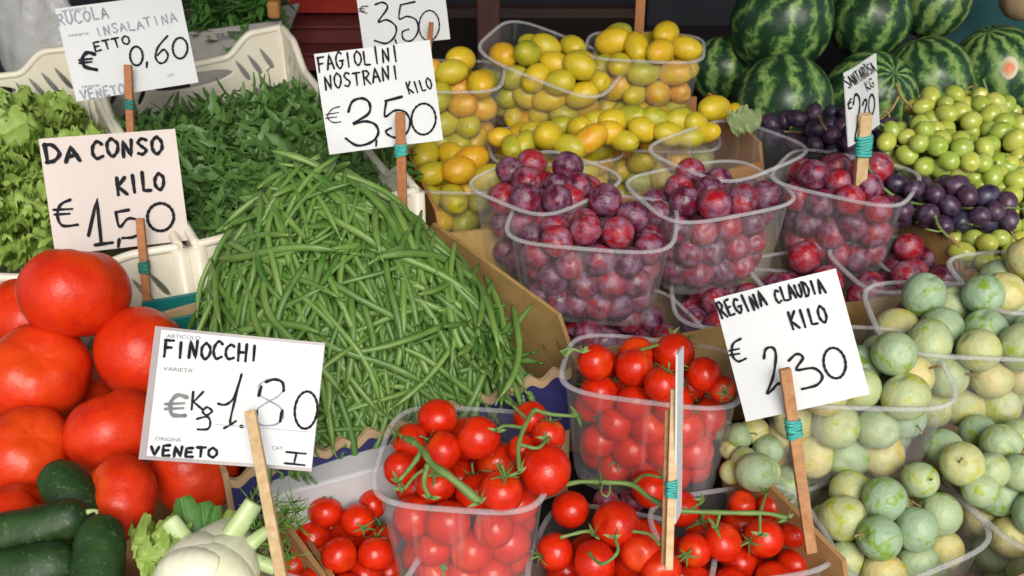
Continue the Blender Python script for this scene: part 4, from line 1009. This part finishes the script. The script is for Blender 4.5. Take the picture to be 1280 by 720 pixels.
vine([([(668, 512, .034), (655, 535, .036), (648, 560, .034), (650, 590, .03)], .0016, .0016), ([(668, 512, .034), (690, 518, .034), (722, 520, .034)], .0016, .0012), ([(655, 535, .036), (632, 532, .032), (620, 538, .028)], .0014, .001), ([(660, 525, .034), (640, 506, .032)], .0014, .001), ([(649, 555, .034), (672, 560, .034), (684, 548, .03)], .0013, .0011)], 'thin tomato vine curling over the corner of the square tub')
vine([([(705, 606, -.012), (728, 602, -.008), (760, 603, -.006), (790, 606, -.006), (812, 622, -.006), (838, 636, -.008)], .0016, .0021), ([(790, 606, -.006), (806, 594, -.008), (830, 598, -.012)], .0014, .001), ([(752, 603, -.006), (752, 616, -.004), (760, 620, -.004), (762, 606, -.002), (750, 604, -.002)], .0008, .0005)], 'tomato vine reaching out below the edge-on card')
vine([([(845, 638, -.03), (880, 640, -.03), (920, 641, -.028), (960, 642, -.03), (985, 648, -.034)], .0019, .0016), ([(900, 641, -.03), (895, 660, -.034)], .0012, .001), ([(950, 641, -.03), (950, 668, -.036)], .0012, .001), ([(950, 641, -.03), (958, 615, -.036)], .0012, .001), ([(860, 640, -.03), (880, 625, -.034)], .001, .001)], 'tomato vine stretched over the low crate corner tub')
vine([([(700, 440, .03), (712, 436, .032), (728, 440, .03)], .0012, .0012), ([(712, 436, .032), (706, 446, .03)], .001, .001)], 'sprig of vine left of the highest cherry tomato')
vine([([(735, 690, -.03), (752, 705, -.025), (772, 690, -.02), (768, 672, -.02)], .0012, .0012), ([(700, 672, -.03), (732, 664, -.028), (742, 668, -.026)], .0012, .0014), ([(790, 664, -.03), (812, 668, -.028), (825, 682, -.03)], .0012, .001)], 'tomato vine among the loose tomatoes at the bottom')
vine([([(775, 448, .014), (800, 438, .012), (835, 428, .006)], .0011, .0014), ([(835, 428, .006), (840, 418, .012)], .001, .001)], 'dry vine end over the lower plum tub rim')

# ------------------------------------------------------------------ price signs
G = {'A': [[(0, 0), (.42, 1), (.85, 0)], [(.15, .36), (.72, .38)]], 'C': ['c', [(.8, .86), (.5, 1), (.12, .75), (.05, .35), (.3, .02), (.8, .12)]], 'D': [[(.1, 1), (.1, 0)], ['c', (.02, .98), (.5, .9), (.85, .45), (.5, .06), (.02, .0)]],
     'E': [[(.75, 1), (.1, .97), (.05, .0), (.75, .03)], [(.08, .52), (.62, .54)]], 'F': [[(.12, 1), (.08, 0)], [(.05, .98), (.85, 1)], [(.1, .55), (.65, .57)]], 'G': [['c', (.8, .85), (.5, 1), (.1, .7), (.08, .3), (.4, .0), (.8, .2), (.8, .45)], [(.5, .45), (.95, .45)]],
     'H': [[(.08, 1), (.08, 0)], [(.78, 1), (.78, 0)], [(.08, .5), (.78, .5)]], 'I': [[(.4, 1), (.4, 0)]], 'K': [[(.1, 1), (.08, 0)], [(.8, 1), (.12, .48), (.85, 0)]], 'L': [[(.12, 1), (.1, .02), (.75, .0)]],
     'N': [[(.08, 0), (.1, 1), (.72, 0), (.78, 1)]], 'O': [['c', (.45, 1), (.1, .75), (.06, .3), (.4, 0), (.8, .28), (.82, .72), (.48, 1)]], 'R': [[(.12, 1), (.08, 0)], ['c', (.05, .95), (.5, 1), (.75, .78), (.5, .55), (.12, .5)], [(.3, .5), (.82, 0)]],
     'S': [['c', (.78, .9), (.45, 1), (.15, .8), (.4, .55), (.75, .3), (.5, .02), (.1, .1)]], 'T': [[(.0, 1), (.85, 1)], [(.43, 1), (.4, 0)]], 'U': [['c', (.08, 1), (.08, .3), (.4, 0), (.74, .3), (.78, 1)]], 'V': [[(.02, 1), (.4, 0), (.82, 1)]],
     'Y': [[(.0, 1), (.4, .5), (.8, 1)], [(.4, .5), (.38, 0)]], 'g': [['c', (.6, .9), (.3, 1), (.1, .7), (.35, .5), (.65, .7), (.6, .95)], ['c', (.65, .45), (.1, .35), (.6, .25), (.7, .05), (.3, -.1), (.0, .0)]],
     '€': [['c', (.85, .92), (.55, 1), (.25, .75), (.18, .4), (.4, .05), (.85, .08)], [(.0, .62), (.65, .64)], [(.0, .42), (.6, .44)]], '.': [[(.2, .0), (.3, .05)]], "'": [[(.3, 1), (.25, .8)]]}
G['C'] = [['c', (.8, .86), (.5, 1), (.12, .75), (.05, .35), (.3, .02), (.8, .12)]]
def ribbon(b, pts, w, z, rr):
    P = [Vector((p[0], p[1])) for p in pts]; n_ = len(P); vs = []; fs = []
    for i in range(n_):
        t_ = (P[min(i + 1, n_ - 1)] - P[max(i - 1, 0)]); t_ = t_.normalized() if t_.length > 1e-9 else Vector((1, 0)); s_ = Vector((-t_.y, t_.x)) * (w / 2 * (1 + .16 * math.sin(i * .9 + rr.random()) ))
        vs += [(*(P[i] + s_), z), (*(P[i] - s_), z)]
    for i in range(n_ - 1): fs.append((2 * i, 2 * i + 1, 2 * i + 3, 2 * i + 2))
    for p in (P[0], P[-1]):
        m0 = len(vs); vs.append((*p, z)); vs += [(p.x + w * .5 * math.cos(k * .7854), p.y + w * .5 * math.sin(k * .7854), z) for k in range(8)]
        fs += [(m0, m0 + 1 + k, m0 + 1 + (k + 1) % 8) for k in range(8)]
    b.add(vs, fs)
def homography(src, dst):
    A = []; B = []
    for (x, y), (u, v) in zip(src, dst):
        A.append([x, y, 1, 0, 0, 0, -u * x, -u * y]); B.append(u); A.append([0, 0, 0, x, y, 1, -v * x, -v * y]); B.append(v)
    h = np.linalg.solve(np.array(A, float), np.array(B, float)); return np.append(h, 1).reshape(3, 3)
class Sign:
    def __init__(s, corners, Z, label, mt, normal=None, margin=None):
        s.cor = corners; cx = sum(p[0] for p in corners) / 4; cy = sum(p[1] for p in corners) / 4; c = D(cx, cy, Z)
        nrm = Vector(normal).normalized() if normal else (-ray(cx, cy)).normalized()
        Q = []
        for (x, y) in corners: r = ray(x, y); Q.append(CAM + r * ((c - CAM).dot(nrm) / r.dot(nrm)))
        X = ((Q[1] - Q[0]) + (Q[2] - Q[3])); Yv = ((Q[0] - Q[3]) + (Q[1] - Q[2])); s.w = X.length / 2; s.h = Yv.length / 2
        X.normalize(); Yv = (Yv - X * Yv.dot(X)).normalized(); Zv = X.cross(Yv); s.c = sum(Q, Vector()) / 4
        s.m = Matrix((X, Yv, Zv)).transposed().to_4x4(); s.m.translation = s.c
        s.Hm = homography(corners, [(-s.w / 2, s.h / 2), (s.w / 2, s.h / 2), (s.w / 2, -s.h / 2), (-s.w / 2, -s.h / 2)])
        s.root = empty('price_sign', s.c, label, 'sign', 'handwritten price cards'); s.root.rotation_euler = s.m.to_euler()
        b = MB(); n_ = 10; vs = []; fs = []                     # gently bowed card
        for i in range(n_ + 1):
            x = -s.w / 2 + s.w * i / n_
            for y in (-s.h / 2, s.h / 2):
                for z in (-.0012, 0): vs.append((x, y, z + s.bow(x)))
        for i in range(n_):
            a = i * 4; e = a + 4
            fs += [(a + 1, e + 1, e + 3, a + 3), (a, a + 2, e + 2, e), (a, e, e + 1, a + 1), (a + 2, a + 3, e + 3, e + 2)]
        fs += [(0, 1, 3, 2), (n_ * 4, n_ * 4 + 2, n_ * 4 + 3, n_ * 4 + 1)]
        b.add(vs, fs); s.card = link('card', b.mesh('card', False), M[mt], s.root); s.b = {}; s.rr = random.Random(int(cx)); s.k = 0
    def bow(s, x): return .0035 * math.sin(3.3 * x / s.w + s.c.x * 9) if s.w > .05 else 0
    def q(s, p):
        v = s.Hm @ np.array([p[0], p[1], 1.0]); return v[0] / v[2], v[1] / v[2]
    def stroke(s, pts, wpx, mt='ink', curve=True, z=.0010):
        sc = s.w / math.dist(s.cor[0], s.cor[1])
        if curve and len(pts) > 2: pts = [(v.x, v.y) for v in smoothline([(p[0], p[1], 0) for p in pts], 7)]
        elif len(pts) > 1:
            o = []
            for a, e in zip(pts, pts[1:]): o += [(a[0] + (e[0] - a[0]) * k / 5, a[1] + (e[1] - a[1]) * k / 5) for k in range(5)]
            pts = o + [pts[-1]]
        s.k += 1; ribbon(s.b.setdefault(mt, MB()), [s.q(p) for p in pts], wpx * sc, z + s.k * 2e-6, s.rr)
    def text(s, txt, a, e, hpx, wpx, mt='ink', slant=.0, jit=.16):
        n_ = len(txt); ux, uy = (e[0] - a[0]), (e[1] - a[1]); L_ = math.hypot(ux, uy); ux /= L_; uy /= L_; adv = L_ / n_; vx, vy = uy + slant * ux, -ux + slant * uy
        for i, ch in enumerate(txt):
            if ch == ' ' or ch not in G: continue
            hh = hpx * (1 + s.rr.uniform(-.1, .1)); dy = s.rr.uniform(-.06, .06) * hpx; cw = adv * .86
            for st in G[ch]:
                cv = st[0] == 'c'; P = st[1:] if cv else st
                pp = [(a[0] + ux * (i * adv + x * cw) + vx * (y * hh + dy) + s.rr.uniform(-jit, jit) * 6 * .3, a[1] + uy * (i * adv + x * cw) + vy * (y * hh + dy) + s.rr.uniform(-jit, jit) * 6 * .3) for x, y in P]
                s.stroke(pp, wpx, mt, cv)
    def oval(s, cx, cy, rx, ry, wpx, mt='ink', tilt=0.0, a0=.3):
        pts = []
        for k in range(26):
            a = a0 + 2 * math.pi * k / 24.5; x, y = rx * math.cos(a) * (1 + .02 * k / 26), ry * math.sin(a); pts.append((cx + x * math.cos(tilt) - y * math.sin(tilt), cy + x * math.sin(tilt) + y * math.cos(tilt)))
        s.stroke(pts, wpx, mt, False)
    def printed(s, txt, a, e, hpx):
        cu = bpy.data.curves.new('t', 'FONT'); cu.body = txt; cu.size = 1; o = bpy.data.objects.new('t', cu); COL.objects.link(o); dg = bpy.context.evaluated_depsgraph_get(); dg.update()
        me = bpy.data.meshes.new_from_object(o.evaluated_get(dg)); bpy.data.objects.remove(o)
        xs = [v.co.x for v in me.vertices]; wx = max(xs); ux, uy = e[0] - a[0], e[1] - a[1]; L_ = math.hypot(ux, uy); vx, vy = uy / L_ * hpx, -ux / L_ * hpx
        b = s.b.setdefault('ink_print', MB()); vs = []
        for v in me.vertices:
            t_ = v.co.x / wx; p = (a[0] + ux * t_ + vx * v.co.y / .7, a[1] + uy * t_ + vy * v.co.y / .7); vs.append((*s.q(p), .0008))
        b.add(vs, [tuple(p.vertices) for p in me.polygons])
    def stick(s, top, base, zt, zb, w, mt, band=None, bmt='tie_band', bw=1.0):
        inv = s.m.inverted(); A = D(*top, zt); B = D(*base, zb); d = (B - A).normalized(); sx = d.cross(FW).normalized(); sy = sx.cross(d)
        m = Matrix((sx, sy, d)).transposed(); wm_ = w * zt / FPX; b = MB(); Ls = (B - A).length
        b.box((0, 0, Ls / 2), (wm_, wm_ * .7, Ls)); me = b.mesh('stick', False)
        me.transform(inv @ (Matrix.Translation(A) @ m.to_4x4())); o = link('stick', me, M[mt], s.root); bv = o.modifiers.new('bev', 'BEVEL'); bv.width = .0006; bv.segments = 2
        if band:
            t_ = band; b = MB(); rr = s.rr
            for k in range(7):
                zc = Ls * t_ + (k - 3) * wm_ * .18 * bw; ti = rr.uniform(-.25, .25); pts = []
                for j in range(17):
                    a = 2 * math.pi * j / 16; ex, ey = wm_ * .56 * sgnpow(math.cos(a), .5) * rr.uniform(1, 1.1), wm_ * .44 * sgnpow(math.sin(a), .5) - .0006; pts.append((ex, ey, zc + ti * ex))
                b.tube(pts, wm_ * .11 * bw, 6)
            me = b.mesh('band'); me.transform(inv @ (Matrix.Translation(A) @ m.to_4x4())); link('tie_band', me, M[bmt], s.root)
    def done(s):
        for mt, b in s.b.items():
            b.v = [(x, y, z + s.bow(x)) for x, y, z in b.v]
            link('printing' if mt == 'ink_print' else 'handwriting', b.mesh('writing', False), M[mt], s.card)
def T_(ox, oy, k): return lambda *P: [(ox + x / k, oy + y / k) for x, y in P]

# FAGIOLINI NOSTRANI
s = Sign([(395, 66), (539, 51), (552, 174), (409, 195)], .955, 'white handwritten card for green beans reading 3,50 with wooden stick', 'label_card'); f = T_(390, 0, 3.6)
s.text('FAGIOLINI', (400, 88), (505, 75), 19, 2.3, slant=.03); s.text('NOSTRANI', (408, 112), (505, 97), 17, 2.3, slant=.05); s.text('KILO', (512, 117), (543, 109), 14, 2.1)
s.stroke(f((125, 478), (90, 490), (68, 525), (90, 550), (128, 548)), 1.4); s.stroke(f((60, 515), (120, 505)), 1.2); s.stroke(f((58, 532), (110, 525)), 1.2)
s.stroke(f((165, 502), (185, 455), (230, 440), (262, 462), (256, 510), (185, 556), (240, 545), (285, 560), (297, 600), (265, 640), (200, 657), (148, 625)), 3.2); s.stroke(f((288, 632), (285, 658)), 2.6)
s.stroke(f((408, 433), (335, 452)), 3.4, curve=False); s.stroke(f((338, 455), (330, 522), (375, 495), (420, 502), (441, 545), (425, 595), (380, 618), (345, 608), (332, 590), (355, 575)), 2.8); s.oval(*f((500, 533))[0], 14.5, 19.5, 2.6, tilt=.12)
s.stick((500, 141), (504, 285), .945, .985, 12, 'stick_red', .31); s.done()
# 3,50 at the back
s = Sign([(445, -22), (556, -32), (560, 48), (452, 62)], 1.16, 'white handwritten card reading 3,50 half cut by the photo top', 'label_card')
s.stroke(f((255, 28), (228, 30), (222, 50), (250, 60)), 1.3); s.stroke(f((212, 40), (240, 40)), 1.1); s.stroke(f((212, 50), (238, 50)), 1.1)
s.stroke(f((290, 20), (325, 10), (345, 35), (300, 98), (340, 90), (378, 120), (370, 165), (330, 197), (278, 185)), 2.4); s.stroke(f((372, 180), (376, 196)), 2.2)
s.stroke(f((470, 8), (405, 22)), 2.2, curve=False); s.stroke(f((405, 22), (395, 85), (430, 74), (470, 90), (475, 140), (445, 182), (410, 178), (406, 145), (435, 132)), 2.1); s.oval(*f((525, 115))[0], 12, 19, 1.8, tilt=.15)
s.stick((539, 28), (533, 110), 1.15, 1.19, 6, 'stick_red'); s.done()
# FINOCCHI
s = Sign([(191.7, 407.8), (404, 428), (392, 590), (175.5, 573.6)], .69, 'plastic sleeved white card reading FINOCCHI in front of the tomatoes', 'sleeve_plastic'); f = T_(170, 400, 3.6)
ins = [s.q(p) for p in f((106, 44), (838, 114), (797, 668), (55, 610))]; b = MB(); vs = []
for i in range(11):
    for a_, e_ in ((ins[0], ins[1]), (ins[3], ins[2])): x = a_[0] + (e_[0] - a_[0]) * i / 10; y = a_[1] + (e_[1] - a_[1]) * i / 10; vs.append((x, y, .0004 + s.bow(x)))
b.add(vs, [(2 * i, 2 * i + 1, 2 * i + 3, 2 * i + 2) for i in range(10)]); link('insert', b.mesh('insert', False), M['label_card'], s.root)
s.text('FINOCCHI', (203, 445), (325, 451), 20, 3.6)
for txt, a, e in (('ARTICOLO', (130, 80), (280, 88)), ("VARIETA'", (118, 226), (255, 236)), ('ORIGINE', (90, 540), (206, 548)), ('CAT.', (615, 584), (670, 587))): a, e = f(a, e); s.printed(txt, a, e, 4.6)
s.stroke(f((228, 348), (185, 338), (155, 375), (165, 425), (222, 430)), 5.0, 'ink_print'); s.stroke(f((132, 378), (215, 374)), 3.2, 'ink_print'); s.stroke(f((132, 400), (212, 396)), 3.2, 'ink_print')
s.stroke(f((255, 322), (250, 402)), 3); s.stroke(f((300, 322), (258, 368), (302, 405)), 2.8, curve=False); s.stroke(f((340, 405), (318, 392), (300, 412), (318, 428), (342, 412)), 2.8); s.stroke(f((275, 445), (320, 435), (335, 460), (325, 490), (280, 492)), 2.8)
s.stroke(f((368, 376), (402, 380), (440, 345), (470, 240), (445, 350), (425, 450), (430, 470)), 3); s.stroke(f((398, 487), (425, 472), (450, 455)), 3, 'ink'); s.stroke(f((474, 478), (478, 480)), 4.5)
s.stroke(f((600, 364), (555, 335), (550, 295), (590, 266), (640, 268), (664, 300), (640, 340), (600, 364), (548, 400), (538, 445), (570, 474), (630, 470), (662, 440), (650, 395), (600, 364)), 2.2, 'ink_worn'); s.stroke(f((550, 340), (560, 300)), 4, 'ink'); s.stroke(f((580, 278), (620, 266), (655, 280), (662, 318)), 3.6, 'ink'); s.stroke(f((545, 410), (538, 465)), 3, 'ink'); s.stroke(f((658, 408), (650, 455)), 4, 'ink')
s.oval(*f((765, 405))[0], 14, 23.5, 3.2, 'ink', .05); s.text('VENETO', (190, 569), (276, 572), 12, 3.5); s.stroke(f((682, 595), (770, 603)), 2.6, curve=False); s.stroke(f((728, 600), (718, 650)), 2.6, curve=False); s.stroke(f((676, 646), (766, 655)), 2.6, curve=False)
s.stroke(f((360, 470), (800, 505)), .5, 'ink_worn', curve=False)
s.stick((313, 514), (362, 775), .68, .62, 13.5, 'stick_pale'); s.done()
# REGINA CLAUDIA
s = Sign([(909.4, 368.6), (1060.5, 335.6), (1071.4, 492), (915.8, 531.7)], .745, 'white handwritten card reading REGINA CLAUDIA before the greengages', 'label_card'); f = T_(900, 330, 2.667)
s.text('REGINA', (914, 395), (976, 378), 19, 3, slant=.05); s.text('CLAUDIA', (985, 376), (1046, 364), 17, 2.8, slant=.05); s.text('KILO', (997, 409), (1043, 400), 20, 3, slant=.1)
s.stroke(f((85, 243), (55, 262), (45, 300), (60, 322), (88, 312)), 3); s.stroke(f((38, 285), (72, 278)), 2.6); s.stroke(f((36, 300), (70, 295)), 2.6)
s.stroke(f((148, 312), (160, 280), (184, 275), (188, 305), (165, 375), (135, 432), (152, 422), (178, 398), (195, 410)), 3.2); s.stroke(f((226, 320), (255, 297), (273, 310), (245, 350), (300, 345), (322, 372), (300, 402), (250, 417)), 3.2); s.oval(*f((368, 328))[0], 12.5, 19.5, 3, tilt=.15)
s.stick((981, 461), (1014, 690), .724, .765, 14.5, 'stick_brown', .31, bw=1.35); s.done()
# DA CONSO
s = Sign([(52, 175), (218, 159.4), (238, 301.7), (66, 318)], .945, 'pinkish handwritten card reading DA CONSO behind the biggest tomato', 'label_card_cream'); f = T_(40, 150, 2.88)
s.text('DA', (60, 204), (106, 198), 20, 4.8, jit=.3); s.text('CONSO', (115, 197), (207, 190), 19, 4.4, jit=.3); s.text('KILO', (145, 241), (209, 234), 22, 4.4, jit=.2)
s.stroke(f((135, 282), (100, 300), (88, 340), (105, 375), (158, 372)), 3.6); s.stroke(f((75, 318), (140, 315)), 3); s.stroke(f((78, 335), (130, 332)), 3)
s.stroke(f((195, 413), (228, 278), (240, 440)), 4, curve=False); s.stroke(f((218, 448), (280, 440)), 4.4, curve=False); s.stroke(f((306, 428), (302, 456)), 4); s.stroke(f((342, 320), (295, 328)), 4, curve=False); s.stroke(f((295, 328), (308, 382), (340, 352), (382, 362), (392, 395), (360, 420), (318, 424)), 3.6); s.oval(*f((460, 348))[0], 17, 18, 4)
s.stick((175, 273), (188, 420), .935, .955, 10, 'stick_red', .41, 'tie_band_dark', 1.2); s.done()
# RUCOLA INSALATINA
s = Sign([(75, 9), (231.7, -8), (241.7, 102), (89.6, 129)], 1.06, 'bluish white card reading RUCOLA INSALATINA with faded writing', 'label_card'); f = T_(0, 0, 4.8)
s.text('RUCOLA', (78, 31), (146, 21), 14, 2, 'ink_worn'); s.text('INSALATINA', (125, 45), (228, 27), 11, 1.6, 'ink_worn'); s.text('ETTO', (121, 64), (169, 54), 11, 2.3); s.text('VENETO', (97, 126), (155, 117), 12, 2, 'ink_worn')
for txt, a, e in (('ARTICOLO', (400, 66), (555, 48)), ("VARIETA'", (425, 218), (560, 202)), ('ORIGINE', (470, 535), (580, 522)), ('CAT.', (990, 458), (1035, 450))): a, e = f(a, e); s.printed(txt, a, e, 2.8)
s.stroke(f((575, 325), (530, 315), (498, 350), (505, 400), (575, 420)), 4.6); s.stroke(f((475, 362), (555, 352)), 2.8); s.stroke(f((475, 380), (550, 372)), 2.8)
s.oval(*f((822, 335))[0], 7.6, 12, 2.8, tilt=.15); s.stroke(f((880, 372), (874, 402)), 2.8); s.stroke(f((1015, 215), (955, 280), (932, 340), (952, 376), (985, 368), (1005, 330), (985, 296), (945, 330)), 2.6); s.oval(*f((1078, 288))[0], 8.5, 13, 2.8, tilt=.2)
s.stick((160, 81), (164, 180), 1.05, 1.07, 9.5, 'stick_red', .49, 'tie_band_dark'); s.done()
# SANTAROSA (seen obliquely)
s = Sign([(1055.5, 90), (1103.7, 64.5), (1100, 158), (1052.5, 185)], 1.00, 'oblique white card reading SANTAROSA standing in the dusky plum tub', 'label_card', (.70, -.68, .22)); f = T_(1030, 50, 4)
s.text('SANTAROSA', f((110, 238))[0], f((288, 146))[0], 15, .85); s.text('KG', f((218, 252))[0], f((275, 228))[0], 11, .85)
s.stroke(f((118, 292), (106, 310), (104, 340), (116, 338)), 1.4); s.stroke(f((100, 318), (116, 310)), 1.2)
s.stroke(f((126, 320), (140, 272), (160, 285), (158, 340), (118, 502), (150, 478)), 1.8); s.stroke(f((178, 325), (195, 300), (207, 312), (180, 385), (210, 368)), 1.8); s.oval(*f((238, 325))[0], 4.6, 13, 1.6, tilt=.15)
s.stick((1082, 143), (1074, 240), .985, 1.03, 15, 'stick_pale', .38, 'tie_band', 1.5); s.done()
# card seen edge-on among the cherry tomatoes
s = Sign([(847, 444), (855, 432), (852, 640), (845, 654)], .70, 'white card seen edge-on with two bound sticks among cherry tomatoes', 'label_card', (.955, -.30, .12))
s.stick((843, 486), (836, 712), .692, .70, 10, 'stick_pale', .55, 'tie_band', 1.7); s.stick((834, 512), (829, 706), .699, .705, 6, 'stick_brown'); s.done()

# loose stick of a sign above the photo
root = empty('wooden_stick', D(800, 10, 1.30), 'upright orange brown stick behind the back yellow plum tub', 'stick')
b = MB(); b.box((0, 0, .10), (.011, .008, .36)); link('shaft', b.mesh('shaft', False), M['stick_red'], root)

# ------------------------------------------------------------------ background of the stall
def bx(name, c, size, mt, lab, cat, rz=0, group=None):
    b = MB(); b.box((0, 0, 0), size, Matrix.Rotation(rz, 3, 'Z')); o = link(name, b.mesh(name, False), M[mt], None, c); md = o.modifiers.new('bev', 'BEVEL'); md.width = .004; md.segments = 2
    return tag(o, lab, cat, group)
p = D(611, 30, 1.62); bx('wooden_post', (p.x, p.y, .75), (.034, .05, 1.5), 'dark_wood', 'dark reddish wooden post behind the yellow plum tubs', 'post')
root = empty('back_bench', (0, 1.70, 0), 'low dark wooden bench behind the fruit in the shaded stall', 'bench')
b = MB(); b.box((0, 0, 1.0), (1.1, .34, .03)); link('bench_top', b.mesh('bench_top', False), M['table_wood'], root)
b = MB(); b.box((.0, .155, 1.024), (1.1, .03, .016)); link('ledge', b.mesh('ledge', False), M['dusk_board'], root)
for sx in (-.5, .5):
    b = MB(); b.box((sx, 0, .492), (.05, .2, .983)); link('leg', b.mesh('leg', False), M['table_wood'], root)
p = D(870, 8, 1.80); bx('dark_bin', p + Vector((0, .06, -.0)), (.16, .12, .07), 'dark_panel', 'dark rounded bin behind the watermelons', 'bin')
p = D(1262, 18, 1.62); bx('teal_cloth', p + Vector((.05, .05, -.03)), (.30, .05, .30), 'dark_teal_cloth', 'dark teal cloth hanging behind the watermelons', 'cloth')
p = D(1278, -2, 1.50); o = link('melon', FM['watermelon'][1].copy(), None, None, p); o.data.materials.clear(); o.data.materials.append(M['kraft_board_pale']); o.scale = (.03, .03, .03); tag(o, 'tan round melon at the top corner above the teal cloth', 'melon')
# red crates
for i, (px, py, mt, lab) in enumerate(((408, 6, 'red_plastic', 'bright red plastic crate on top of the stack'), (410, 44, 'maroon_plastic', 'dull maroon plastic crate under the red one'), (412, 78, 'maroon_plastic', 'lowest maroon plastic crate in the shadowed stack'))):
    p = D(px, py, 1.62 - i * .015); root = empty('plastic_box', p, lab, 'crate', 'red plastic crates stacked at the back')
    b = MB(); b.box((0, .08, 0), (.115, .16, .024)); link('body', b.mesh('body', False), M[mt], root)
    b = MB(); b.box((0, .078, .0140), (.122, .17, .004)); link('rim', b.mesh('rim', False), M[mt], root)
# herb carton with printed lettering, post end, plastic bag
cL, cR = D(228, 42, 1.42), D(352, 26, 1.42); cc = (cL + cR) / 2; root = empty('herb_carton', cc, 'pale printed carton of green herbs behind the rocket', 'carton')
d = (cR - cL); Lc = d.length; x = d.normalized(); back = Vector((0, 1, .1)).normalized()
b = MB(); b.prism([cL - cc, cR - cc, cR - cc + Vector((0, 0, -.115)), cL - cc + Vector((0, 0, -.115))], back * .004); link('front_wall', b.mesh('front', False), M['grey_board'], root)
b = MB(); b.prism([cL - cc + Vector((0, 0, -.03)) + back * .005, cR - cc + Vector((0, 0, -.03)) + back * .005, cR - cc + back * .13 + Vector((0, 0, -.03)), cL - cc + back * .13 + Vector((0, 0, -.03))], (0, 0, .004)); link('floor_board', b.mesh('fl', False), M['grey_board'], root)
cu = bpy.data.curves.new('t', 'FONT'); cu.body = 'TRASTE'; cu.size = .011; cu.extrude = .0003; o = bpy.data.objects.new('t', cu); COL.objects.link(o); dg = bpy.context.evaluated_depsgraph_get(); dg.update(); me = bpy.data.meshes.new_from_object(o.evaluated_get(dg)); bpy.data.objects.remove(o)
zz = Vector((0, 0, 1)); yy_ = zz.cross(x); mt4 = Matrix((x, zz, x.cross(zz))).transposed().to_4x4(); mt4.translation = D(270, 49, 1.42) - cc - back * .002; me.transform(mt4); me.materials.clear(); me.materials.append(M['ink_print']); link('lettering', me, None, root)
hp = Heap([(225, 40), (340, 26), (345, -40), (215, -30)], (280, 2), .02, .0)
class HerbHeap(Heap): pass
rr = random.Random(4); b = MB()
for k in range(420):
    u, v = rr.random(), rr.random(); p = cL.lerp(cR, u * .86) + back * (.008 + v * .11) + Vector((0, 0, rr.uniform(-.025, .02)))
    vs, fs = leaf_strip(rr.uniform(.02, .045), rr.uniform(.002, .005), rr.uniform(-1.5, .8), .4, rr); m = Matrix.Translation(p) @ Matrix.Rotation(rr.uniform(0, 6.28), 4, 'Z') @ Matrix.Rotation(rr.gauss(0, .5), 4, 'Y'); b.add([m @ Vector(q) for q in vs], fs)
tag(link('herb_leaves', b.mesh('herbs'), M['herb_leaf']), 'green herb leaves in the printed carton', 'herbs', kind='stuff')
p = D(343, 11, 1.40); bx('orange_block', p, (.016, .02, .022), 'orange_board', 'small orange wooden block standing beside the herb carton', 'block')
b = MB(); pc = D(48, 22, 1.30) - Vector((0, 0, .055)); r3 = random.Random(8); vs = []; fs = []; nu, nv = 28, 16
for i in range(nv + 1):
    th = math.pi * i / nv
    for k in range(nu):
        ph = 2 * math.pi * k / nu; r_ = 1 + .10 * math.sin(5 * ph + 3 * th) + .05 * math.sin(11 * ph - 7 * th); vs.append((.050 * r_ * math.sin(th) * math.cos(ph), .035 * r_ * math.sin(th) * math.sin(ph), .117 * r_ * math.cos(th)))
for i in range(nv):
    for k in range(nu): fs.append((i * nu + k, (i + 1) * nu + k, (i + 1) * nu + (k + 1) % nu, i * nu + (k + 1) % nu))
b.add(vs, fs); tag(link('plastic_bag', b.mesh('bag'), M['thin_bag'], None, pc), 'crumpled translucent grey plastic bag behind the lettuce crate', 'bag')
